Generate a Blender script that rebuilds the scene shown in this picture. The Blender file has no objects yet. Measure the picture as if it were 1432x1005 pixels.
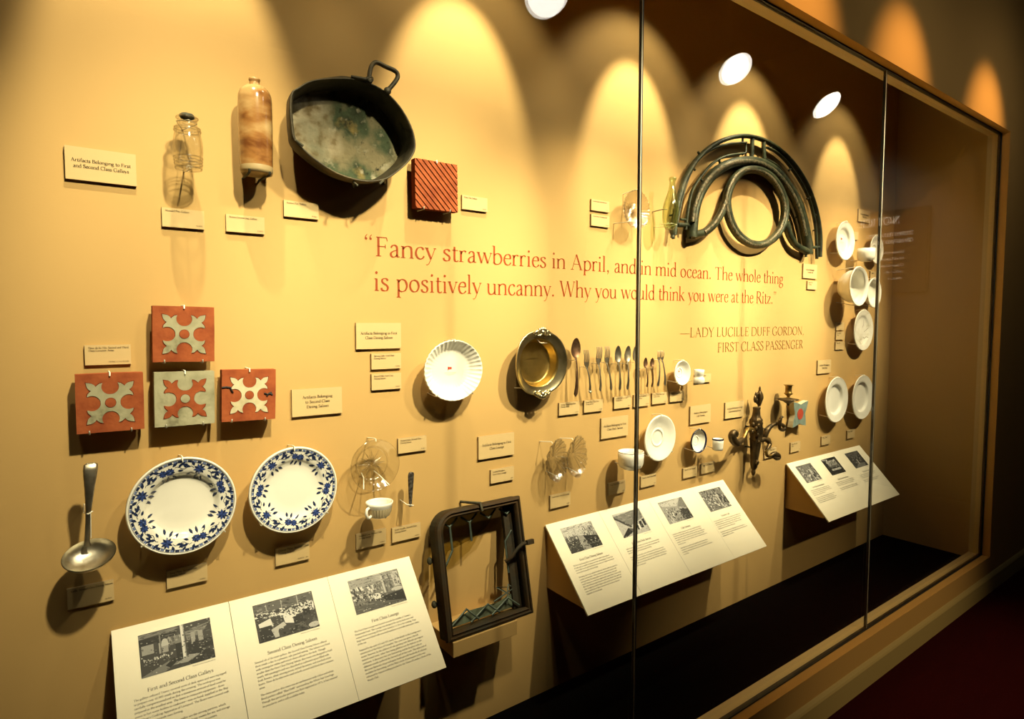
import bpy, math, random
from mathutils import Vector, Matrix

C = bpy.context.scene.collection
SC = bpy.context.scene
PI = math.pi
rad = math.radians
random.seed(7)

# ------------------------------------------------------------------ camera
CAM_H = 1.56                     # eye height over the carpet
CAM_D = 1.70                     # distance from the camera to the back wall of the case
F_PX = 843.868
YAW, PITCH, ROLL = 0.630793, -0.060703, -0.000193
_cy, _sy, _cp, _sp = math.cos(YAW), math.sin(YAW), math.cos(PITCH), math.sin(PITCH)
FWD = Vector((_sy * _cp, _cy * _cp, _sp))
_r0 = Vector((_cy, -_sy, 0)); _u0 = _r0.cross(FWD)
RGT = _r0 * math.cos(ROLL) + _u0 * math.sin(ROLL)
UPV = -_r0 * math.sin(ROLL) + _u0 * math.cos(ROLL)
CAM = Vector((0, -CAM_D, CAM_H))
cd = bpy.data.cameras.new('camera'); cam = bpy.data.objects.new('camera', cd); C.objects.link(cam)
cd.sensor_width = 36; cd.lens = F_PX / 1432 * 36; cd.clip_start = 0.02; cd.clip_end = 60
M3 = Matrix((RGT, UPV, -FWD)).transposed()
cam.matrix_world = Matrix.Translation(CAM) @ M3.to_4x4()
SC.camera = cam

# ------------------------------------------------------------------ world, view, main lights
wd = bpy.data.worlds.new('world'); SC.world = wd; wd.use_nodes = True
wd.node_tree.nodes['Background'].inputs[0].default_value = (1, .75, .45, 1)
wd.node_tree.nodes['Background'].inputs[1].default_value = 0.004
vs = SC.view_settings
vs.view_transform = 'Standard'; vs.look = 'None'; vs.gamma = 1; vs.use_curve_mapping = False
vs.exposure = 0.35
SC.cycles.use_denoising = True
SC.cycles.max_bounces = 10; SC.cycles.transparent_max_bounces = 24
SC.cycles.sample_clamp_indirect = 4.0
SC.cycles.caustics_reflective = False; SC.cycles.caustics_refractive = False

WARM = (1.0, .86, .56)

def spot(name, loc, aim, power, size, blend, radius=.03, col=WARM):
    l = bpy.data.lights.new(name, 'SPOT'); l.energy = power; l.spot_size = rad(size); l.spot_blend = blend
    l.shadow_soft_size = radius; l.color = col
    o = bpy.data.objects.new(name, l); C.objects.link(o); o.location = loc
    o.rotation_euler = (Vector(aim) - Vector(loc)).to_track_quat('-Z', 'Y').to_euler()
    return o

# downlights hidden above the top edge of the opening; each draws one scallop on the back wall
LAMP_Y, LAMP_Z = -.43, CAM_H + 1.38
for lx, pw in ((-.55, 8), (.22, 62), (1.03, 66), (1.83, 74), (2.60, 72), (3.50, 54)):
    spot('case_downlight', (lx, LAMP_Y, LAMP_Z), (lx, 0, LAMP_Z - .70), pw, 42, .55, .012)
    spot('case_spill_light', (lx, LAMP_Y, LAMP_Z), (lx, 0, LAMP_Z - .78), pw * .16, 84, .5, .012)
# gallery spots in front of the case, aimed through the glass about 47 degrees down; more are added than
# the three fixtures mirrored in the panes (built further on), to even the wall light
GALLERY = ((-.30, 16), (.45, 250), (1.10, 300), (1.75, 350), (2.40, 330), (3.05, 415), (3.75, 250))
GAL_Y, GAL_Z = -1.36, CAM_H + 1.37
for lx, pw in GALLERY:
    spot('gallery_spot_light', (lx, GAL_Y + .02, GAL_Z - .02), (lx - .22, 0, GAL_Z - 1.46), pw, 46, 1.0, .04)
# gallery track spots aimed at the wall over the opening
for lx, pw in ((2.02, 34), (2.84, 34), (3.84, 38)):
    spot('gallery_track_light', (lx + .06, -1.22, CAM_H + 1.50), (lx, -.575, CAM_H + 1.00), pw, 50, 1.0, .03, (1, .60, .24))
spot('sill_fill_light', (3.2, -3.3, CAM_H + 1.8), (3.0, -.6, .10), 190, 34, 1.0, .05, (1, .80, .46))  # fill lamp added to brighten the sill, has no fixture

# ------------------------------------------------------------------ materials
def nodes(m):
    m.use_nodes = True
    nt = m.node_tree
    return nt, nt.nodes['Principled BSDF']

def mat(name, col, rough=.6, metal=0., noise=None, bump=0., nscale=40., spec=None, coat=0.):
    """principled material; noise = (second colour, scale, low, high) mixes a second colour in with noise"""
    m = bpy.data.materials.new(name); nt, b = nodes(m)
    b.inputs['Base Color'].default_value = (*col, 1); b.inputs['Roughness'].default_value = rough
    b.inputs['Metallic'].default_value = metal
    if spec is not None: b.inputs['Specular IOR Level'].default_value = spec
    if coat: b.inputs['Coat Weight'].default_value = coat; b.inputs['Coat Roughness'].default_value = .1
    N = nt.nodes.new; L = nt.links.new
    tc = N('ShaderNodeTexCoord')
    src = None
    layers = noise or []
    if layers and not isinstance(layers, list): layers = [layers]
    for (c2, sc, lo, hi) in layers:
        n = N('ShaderNodeTexNoise'); n.inputs['Scale'].default_value = sc; n.inputs['Detail'].default_value = 6
        L(tc.outputs['Object'], n.inputs['Vector'])
        r = N('ShaderNodeMapRange'); r.inputs[1].default_value = lo; r.inputs[2].default_value = hi
        L(n.outputs['Fac'], r.inputs[0])
        x = N('ShaderNodeMix'); x.data_type = 'RGBA'
        L(r.outputs[0], x.inputs['Factor'])
        if src is None: x.inputs['A'].default_value = (*col, 1)
        else: L(src, x.inputs['A'])
        x.inputs['B'].default_value = (*c2, 1); src = x.outputs['Result']
    if src is not None: L(src, b.inputs['Base Color'])
    if bump:
        n = N('ShaderNodeTexNoise'); n.inputs['Scale'].default_value = nscale; n.inputs['Detail'].default_value = 5
        L(tc.outputs['Object'], n.inputs['Vector'])
        bp = N('ShaderNodeBump'); bp.inputs['Strength'].default_value = bump; bp.inputs['Distance'].default_value = .004
        L(n.outputs['Fac'], bp.inputs['Height']); L(bp.outputs['Normal'], b.inputs['Normal'])
    return m

def glass_mat(name, tint, edge, f0=.05, rough=.04, bump=0., bscale=60.):
    """clear glass: transparent (deeper tint where seen edge-on) under a Schlick reflection"""
    m = bpy.data.materials.new(name); m.use_nodes = True; nt = m.node_tree; nt.nodes.clear()
    N = nt.nodes.new; L = nt.links.new
    lw = N('ShaderNodeLayerWeight'); lw.inputs['Blend'].default_value = .5
    p5 = N('ShaderNodeMath'); p5.operation = 'POWER'; p5.inputs[1].default_value = 5; L(lw.outputs['Facing'], p5.inputs[0])
    ma = N('ShaderNodeMath'); ma.operation = 'MULTIPLY_ADD'; ma.inputs[1].default_value = 1 - f0; ma.inputs[2].default_value = f0
    L(p5.outputs[0], ma.inputs[0])
    p2 = N('ShaderNodeMath'); p2.operation = 'POWER'; p2.inputs[1].default_value = 3; L(lw.outputs['Facing'], p2.inputs[0])
    x = N('ShaderNodeMix'); x.data_type = 'RGBA'; x.inputs['A'].default_value = (*tint, 1); x.inputs['B'].default_value = (*edge, 1)
    L(p2.outputs[0], x.inputs['Factor'])
    t = N('ShaderNodeBsdfTransparent'); L(x.outputs['Result'], t.inputs[0])
    g = N('ShaderNodeBsdfGlossy'); g.inputs['Roughness'].default_value = rough
    if bump:
        tc = N('ShaderNodeTexCoord'); n = N('ShaderNodeTexNoise'); n.inputs['Scale'].default_value = bscale
        L(tc.outputs['Object'], n.inputs['Vector'])
        bp = N('ShaderNodeBump'); bp.inputs['Strength'].default_value = bump; bp.inputs['Distance'].default_value = .004
        L(n.outputs['Fac'], bp.inputs['Height'])
        for q in (lw, g): L(bp.outputs['Normal'], q.inputs['Normal'])
    mx = N('ShaderNodeMixShader'); L(ma.outputs[0], mx.inputs[0]); L(t.outputs[0], mx.inputs[1]); L(g.outputs[0], mx.inputs[2])
    o = N('ShaderNodeOutputMaterial'); L(mx.outputs[0], o.inputs[0])
    return m

def emit_mat(name, col, s):
    m = bpy.data.materials.new(name); m.use_nodes = True; nt = m.node_tree; nt.nodes.clear()
    e = nt.nodes.new('ShaderNodeEmission'); e.inputs[0].default_value = (*col, 1); e.inputs[1].default_value = s
    o = nt.nodes.new('ShaderNodeOutputMaterial'); nt.links.new(e.outputs[0], o.inputs[0])
    return m

TAN = (.50, .318, .114)
m_wall = mat('tan wall paint', TAN, .75, bump=.05, nscale=260, spec=.25)
m_trim = mat('tan frame paint', (.56, .43, .20), .55, bump=.04, nscale=200, spec=.3)
m_out = mat('ochre gallery paint', (.50, .28, .080), .95, bump=.06, nscale=220, spec=.03)
m_black = mat('black fabric deck', (.002, .0018, .0016), .95, spec=.02)
m_dark = mat('dark case ceiling paint', (.12, .075, .028), .8, spec=.1)
m_room = mat('dark gallery paint', (.012, .009, .006), .8)
m_carpet = mat('dark red carpet', (.032, .0017, .002), .95, noise=((.02, .001, .0013), 160, .35, .7), bump=.5, nscale=500, spec=.05)
m_base = mat('olive baseboard paint', (.40, .28, .095), .55, spec=.3)
m_gasket = mat('black gasket', (.006, .006, .006), .5)
m_card = mat('cream card', (.56, .405, .19), .7, spec=.2)
m_cardedge = mat('shaded card edge', (.30, .22, .11), .8)  # shade on the card's sides put into a darker colour
m_board = mat('ivory panel board', (.86, .80, .62), .6, spec=.25)
m_ink = mat('black ink', (.018, .015, .012), .7, spec=.1)
m_inkbrown = mat('brown ink', (.05, .030, .016), .7, spec=.1)
m_red = mat('red-brown wall lettering', (.33, .052, .009), .6, noise=((.22, .045, .010), 3, .4, .7), spec=.2)
m_umber = mat('umber wall lettering', (.17, .070, .012), .6, spec=.2)
m_greys = [mat('print grey %d' % i, (g * 1.02, g, g * .93), .55, spec=.2) for i, g in enumerate((.016, .04, .085, .16, .27, .42, .60))]
m_white = mat('white glazed china', (.86, .83, .72), .12, spec=.5, coat=.3)
m_aged = mat('aged white china', (.80, .77, .66), .22, noise=((.66, .61, .47), 26, .52, .72), spec=.5)
m_navy = mat('navy enamel', (.012, .014, .045), .2)
m_blue = mat('cobalt transfer print', (.040, .070, .235), .18)
m_blued = mat('blue black transfer print', (.018, .028, .075), .18)
m_bluel = mat('pale blue transfer print', (.16, .21, .38), .18)
m_gold = mat('gold line', (.09, .055, .02), .3)
m_clear = glass_mat('clear glass', (.985, .985, .97), (.70, .66, .54), .08, .06, .25, 45)
m_cut = glass_mat('cut glass', (.97, .965, .94), (.52, .47, .36), .20, .10, .35, 130)
m_green = glass_mat('pale green glass', (.90, .94, .80), (.45, .58, .33), .08, .05, .12, 40)
m_pane = glass_mat('case glazing', (.985, .99, .98), (.97, .98, .97), .035, .0)
m_pin = mat('clear white mounting pin', (.80, .76, .62), .3)
m_wire = mat('grey mounting wire', (.25, .22, .16), .4, .6)
m_terra = mat('terracotta', (.33, .085, .027), .8, noise=((.23, .050, .017), 22, .42, .68), bump=.35, nscale=60, spec=.15)
m_terrad = mat('dark terracotta groove', (.13, .022, .008), .9, spec=.1)
m_bone = mat('grey buff tile clay', (.36, .34, .22), .75, noise=[((.23, .22, .13), 24, .45, .7), ((.10, .09, .06), 12, .62, .76)], bump=.4, nscale=50, spec=.15)
m_bonel = mat('pale buff tile clay', (.58, .52, .34), .75, noise=((.42, .37, .22), 24, .45, .7), bump=.4, nscale=50, spec=.15)
m_teal = mat('blue green tile glaze', (.18, .235, .20), .55, noise=((.12, .17, .15), 40, .42, .66), bump=.2, nscale=90)
m_tilered = mat('red tile centre', (.40, .055, .025), .55, noise=((.30, .04, .02), 60, .4, .7))
m_silver = mat('tarnished silver', (.70, .66, .54), .34, 1., noise=((.42, .36, .25), 30, .48, .75))
m_steel = mat('dulled silver plate', (.56, .51, .40), .42, 1., noise=((.28, .22, .14), 34, .45, .72))
m_spoonbrown = mat('brown stained silver', (.26, .15, .085), .45, .9, noise=((.13, .07, .04), 60, .4, .7))
m_knife = mat('mottled grey metal', (.22, .20, .17), .5, .8, noise=((.07, .06, .05), 120, .4, .6), bump=.3, nscale=150)
m_brass = mat('gilt brass', (.72, .52, .17), .33, 1., noise=((.36, .25, .07), 9, .42, .66))
m_brasshi = mat('silvered brass', (.74, .66, .42), .30, 1., noise=((.36, .31, .17), 14, .45, .7))
m_bronze = mat('dark bronze', (.115, .075, .032), .42, .75, noise=((.040, .028, .014), 26, .42, .66), bump=.5, nscale=70)
m_gilt = mat('worn gilt bronze', (.42, .27, .075), .38, .9, noise=((.15, .09, .03), 40, .42, .66), bump=.4, nscale=80)
m_patina = mat('green bronze patina', (.040, .050, .022), .5, .3, noise=[((.085, .065, .032), 18, .52, .74), ((.010, .014, .007), 30, .42, .66)], bump=.6, nscale=80)
m_patinal = mat('pale worn patina', (.16, .125, .07), .45, .4, noise=[((.04, .045, .022), 90, .40, .60)], bump=.9, nscale=140)
m_pan = mat('dark copper pan', (.055, .046, .026), .55, .5, noise=[((.13, .10, .05), 12, .5, .74), ((.018, .016, .010), 20, .5, .7)], bump=.4, nscale=40)
m_wood = mat('weathered dark wood', (.042, .029, .012), .75, spec=.15, noise=[((.030, .030, .020), 10, .42, .64), ((.10, .085, .05), 22, .6, .8)], bump=.4, nscale=60)
m_woodred = mat('red brown window frame', (.045, .026, .010), .7, spec=.15, noise=[((.035, .030, .020), 12, .42, .62)], bump=.4, nscale=60)
m_lead = mat('green lead came', (.085, .11, .085), .5, .4, noise=((.04, .05, .04), 60, .4, .7))
m_cork = mat('dark stopper', (.030, .030, .015), .8, noise=((.07, .06, .03), 60, .45, .7), bump=.6, nscale=90)
m_stonebase = mat('pale stoneware foot', (.36, .27, .13), .5)
m_stub = mat('ribbed brown glaze', (.58, .47, .28), .3)
m_lens = emit_mat('lamp lens glow', (1, .95, .82), 14.0)
m_lampbody = mat('black lamp housing', (.02, .015, .01), .5)
m_signwhite = mat('sign lettering white', (.85, .82, .75), .7)
m_sign = mat('sign board', (.02, .016, .012), .8, spec=.05)

# stoneware streaks: slanted wave bands of tan and rust
m_stone = mat('salt glazed stoneware', (.46, .30, .12), .18, spec=.5, coat=.4)
nt, b = nodes(m_stone)
tc = nt.nodes.new('ShaderNodeTexCoord'); mp = nt.nodes.new('ShaderNodeMapping')
mp.inputs['Rotation'].default_value = (rad(24), rad(-18), 0); mp.inputs['Scale'].default_value = (3.5, 3.5, 8)
no = nt.nodes.new('ShaderNodeTexNoise'); no.inputs['Scale'].default_value = 2.6; no.inputs['Detail'].default_value = 4; no.inputs['Distortion'].default_value = .35
cr = nt.nodes.new('ShaderNodeValToRGB')
el = cr.color_ramp.elements
el[0].position = .36; el[0].color = (.13, .045, .012, 1); el[1].position = .70; el[1].color = (.46, .31, .13, 1)
e = el.new(.48); e.color = (.27, .125, .035, 1)
nt.links.new(tc.outputs['Object'], mp.inputs[0]); nt.links.new(mp.outputs[0], no.inputs['Vector'])
nt.links.new(no.outputs['Fac'], cr.inputs[0]); nt.links.new(cr.outputs[0], b.inputs['Base Color'])

# corroded pan bottom: ashy crust on the left, verdigris and ochre blotches toward the right
m_pancrust = mat('verdigris crust', (.17, .145, .08), .85, noise=[((.050, .068, .036), 9, .44, .56), ((.025, .028, .016), 17, .55, .68), ((.20, .15, .05), 14, .60, .72), ((.26, .24, .16), 34, .60, .72), ((.02, .022, .013), 60, .62, .74)], bump=1.0, nscale=60, spec=.1)
nt, b = nodes(m_pancrust)
src = b.inputs['Base Color'].links[0].from_socket
tc = nt.nodes.new('ShaderNodeTexCoord'); sx = nt.nodes.new('ShaderNodeSeparateXYZ'); nt.links.new(tc.outputs['Object'], sx.inputs[0])
no = nt.nodes.new('ShaderNodeTexNoise'); no.inputs['Scale'].default_value = 7; no.inputs['Detail'].default_value = 7; nt.links.new(tc.outputs['Object'], no.inputs['Vector'])
ma = nt.nodes.new('ShaderNodeMath'); ma.operation = 'MULTIPLY_ADD'; ma.inputs[1].default_value = .34; nt.links.new(no.outputs['Fac'], ma.inputs[0]); nt.links.new(sx.outputs['X'], ma.inputs[2])
mr = nt.nodes.new('ShaderNodeMapRange'); mr.inputs[1].default_value = .085; mr.inputs[2].default_value = .145; mr.inputs[3].default_value = 1; mr.inputs[4].default_value = 0; nt.links.new(ma.outputs[0], mr.inputs[0])
n2 = nt.nodes.new('ShaderNodeTexNoise'); n2.inputs['Scale'].default_value = 28; n2.inputs['Detail'].default_value = 8; nt.links.new(tc.outputs['Object'], n2.inputs['Vector'])
r2 = nt.nodes.new('ShaderNodeValToRGB'); r2.color_ramp.elements[0].position = .38; r2.color_ramp.elements[0].color = (.16, .12, .06, 1); r2.color_ramp.elements[1].position = .56; r2.color_ramp.elements[1].color = (.38, .33, .22, 1)
nt.links.new(n2.outputs['Fac'], r2.inputs[0])
mx = nt.nodes.new('ShaderNodeMix'); mx.data_type = 'RGBA'; nt.links.new(mr.outputs[0], mx.inputs['Factor']); nt.links.new(src, mx.inputs['A']); nt.links.new(r2.outputs[0], mx.inputs['B'])
nt.links.new(mx.outputs['Result'], b.inputs['Base Color'])

# ------------------------------------------------------------------ geometry helpers
def ray(px, py): return FWD + RGT * ((px - 716) / F_PX) + UPV * ((502.5 - py) / F_PX)
def W(px, py, s=0.):
    """point standing s metres off the back wall (plane y = -s) at a pixel of the photograph"""
    r = ray(px, py); return CAM + r * ((CAM_D - s) / r.y)
def pxm(px, py, s=0.):
    """metres per pixel, vertically, on that plane"""
    return (W(px, py - 5, s) - W(px, py + 5, s)).length / 10

class MB:
    def __init__(s): s.v = []; s.f = []; s.m = []; s.sm = []
    def add(s, vs, fs, mat=0, smooth=True):
        n = len(s.v); s.v += [tuple(v) for v in vs]
        for f in fs: s.f.append(tuple(i + n for i in f)); s.m.append(mat); s.sm.append(smooth)
        return s
    def build(s, name, mats, parent=None, loc=None, bevel=0., segs=2, merge=True):
        me = bpy.data.meshes.new(name); me.from_pydata(s.v, [], s.f)
        for m in (mats if isinstance(mats, (list, tuple)) else [mats]): me.materials.append(m)
        me.polygons.foreach_set('material_index', s.m); me.polygons.foreach_set('use_smooth', s.sm)
        me.update()
        o = bpy.data.objects.new(name, me); C.objects.link(o)
        if parent: o.parent = parent
        if loc is not None: o.location = loc
        if bevel:
            md = o.modifiers.new('bevel', 'BEVEL'); md.width = bevel; md.segments = segs; md.limit_method = 'ANGLE'; md.angle_limit = rad(40)
        return o

def tag(o, label, cat, group=None):
    o['label'] = label; o['category'] = cat
    if group: o['group'] = group
    return o
def thing(name, label, cat, loc, group=None, rot=None):
    o = bpy.data.objects.new(name, None); C.objects.link(o); o.location = loc; o.empty_display_size = .02
    if rot: o.rotation_euler = rot
    return tag(o, label, cat, group)
def structure(o): o['kind'] = 'structure'; return o

def box(mb, x0, x1, y0, y1, z0, z1, mat=0):
    v = [(x, y, z) for x in (x0, x1) for y in (y0, y1) for z in (z0, z1)]
    return mb.add(v, [(0, 1, 3, 2), (4, 6, 7, 5), (0, 4, 5, 1), (2, 3, 7, 6), (0, 2, 6, 4), (1, 5, 7, 3)], mat, False)

def rings(mb, rs, mat=0, closed=True, cap0=False, cap1=False, smooth=True):
    n = len(rs[0]); vs = [p for r in rs for p in r]; fs = []
    for i in range(len(rs) - 1):
        for j in range(n if closed else n - 1):
            k = (j + 1) % n
            fs.append((i * n + j, i * n + k, (i + 1) * n + k, (i + 1) * n + j))
    mb.add(vs, fs, mat, smooth)
    for c, r in ((cap0, rs[0]), (cap1, rs[-1])):
        if c: mb.add(r, [tuple(range(n))], mat, False)
    return mb

IDM = Matrix.Identity(4)
def lathe(mb, prof, seg=32, M=IDM, mat=0, cap0=False, cap1=False, mod=None):
    """profile of (radius, height) turned about local Z; mod(angle, radius, height) -> (radius, height) flutes it"""
    rs = []
    for r, z in prof:
        ring = []
        for j in range(seg):
            a = 2 * PI * j / seg
            rr, zz = mod(a, r, z) if mod else (r, z)
            ring.append(M @ Vector((rr * math.cos(a), rr * math.sin(a), zz)))
        rs.append(ring)
    return rings(mb, rs, mat, True, cap0, cap1)

FACE = Matrix(((1, 0, 0, 0), (0, 0, -1, 0), (0, 1, 0, 0), (0, 0, 0, 1)))   # local (u, v, h) -> (x, -y towards the viewer, z)
def UVH(u, v, h): return (u, -h, v)

def catmull(pts, n=4, closed=False):
    P = [Vector(p) for p in pts]; out = []; N = len(P)
    for i in range(N if closed else N - 1):
        p0 = P[(i - 1) % N] if (closed or i > 0) else P[0] * 2 - P[1]
        p1, p2 = P[i], P[(i + 1) % N]
        p3 = P[(i + 2) % N] if (closed or i + 2 < N) else P[-1] * 2 - P[-2]
        for k in range(n):
            t = k / n
            out.append(.5 * ((2 * p1) + (p2 - p0) * t + (2 * p0 - 5 * p1 + 4 * p2 - p3) * t * t + (3 * p1 - p0 - 3 * p2 + p3) * t ** 3))
    if not closed: out.append(P[-1])
    return out

def tube(mb, pts, r, seg=8, mat=0, closed=False, cap=True, flat=1., up=None):
    """round (or flattened) bar along 3-D points; r a number or one per point"""
    P = [Vector(p) for p in pts]; n = len(P); rs = []
    T = []
    for i in range(n):
        a = P[(i - 1) % n] if (closed or i > 0) else P[0]
        b_ = P[(i + 1) % n] if (closed or i < n - 1) else P[-1]
        T.append((b_ - a).normalized())
    N = Vector(up) if up else (Vector((0, 1, 0)) if abs(T[0].y) < .9 else Vector((1, 0, 0)))
    for i in range(n):
        N = (N - T[i] * N.dot(T[i])).normalized(); B = T[i].cross(N)
        rr = r[i] if isinstance(r, (list, tuple)) else r
        rs.append([P[i] + (N * math.cos(2 * PI * j / seg) * flat + B * math.sin(2 * PI * j / seg)) * rr for j in range(seg)])
    if closed: rs.append(rs[0])
    return rings(mb, rs, mat, True, cap and not closed, cap and not closed)

def ball(mb, c, rx, ry, rz, mat=0, seg=12, n=8, bumpf=None):
    rs = []
    for i in range(n + 1):
        t = PI * i / n
        ring = []
        for j in range(seg):
            a = 2 * PI * j / seg; k = bumpf(a, t) if bumpf else 1
            ring.append(Vector((c[0] + rx * k * math.sin(t) * math.cos(a), c[1] + ry * k * math.sin(t) * math.sin(a), c[2] + rz * k * math.cos(t))))
        rs.append(ring)
    return rings(mb, rs, mat)

def prism(mb, poly, h0, h1, mat=0, side=None, fn=UVH):
    n = len(poly)
    mb.add([fn(u, v, h1) for u, v in poly], [tuple(range(n))], mat, False)
    a = [fn(u, v, h0) for u, v in poly]; b_ = [fn(u, v, h1) for u, v in poly]
    mb.add(a + b_, [(i, (i + 1) % n, n + (i + 1) % n, n + i) for i in range(n)], mat if side is None else side, False)
    mb.add(a, [tuple(reversed(range(n)))], mat if side is None else side, False)
    return mb

def clip(poly, a, b_, c):                # keep a*u + b*v >= c
    out = []
    for i in range(len(poly)):
        p, q = poly[i], poly[(i + 1) % len(poly)]
        dp, dq = a * p[0] + b_ * p[1] - c, a * q[0] + b_ * q[1] - c
        if dp >= 0: out.append(p)
        if dp * dq < 0:
            t = dp / (dp - dq); out.append((p[0] + (q[0] - p[0]) * t, p[1] + (q[1] - p[1]) * t))
    return out

def interp(tab, x):
    if x <= tab[0][0]: return tab[0][1]
    for (a, fa), (b_, fb) in zip(tab, tab[1:]):
        if x <= b_: return fa + (fb - fa) * (x - a) / (b_ - a)
    return tab[-1][1]

def pin(root, pts, name='mounting_pin', r=.0016, m=None):
    mb = MB(); tube(mb, pts, r, 6); return mb.build(name, m or m_pin, root)

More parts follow.
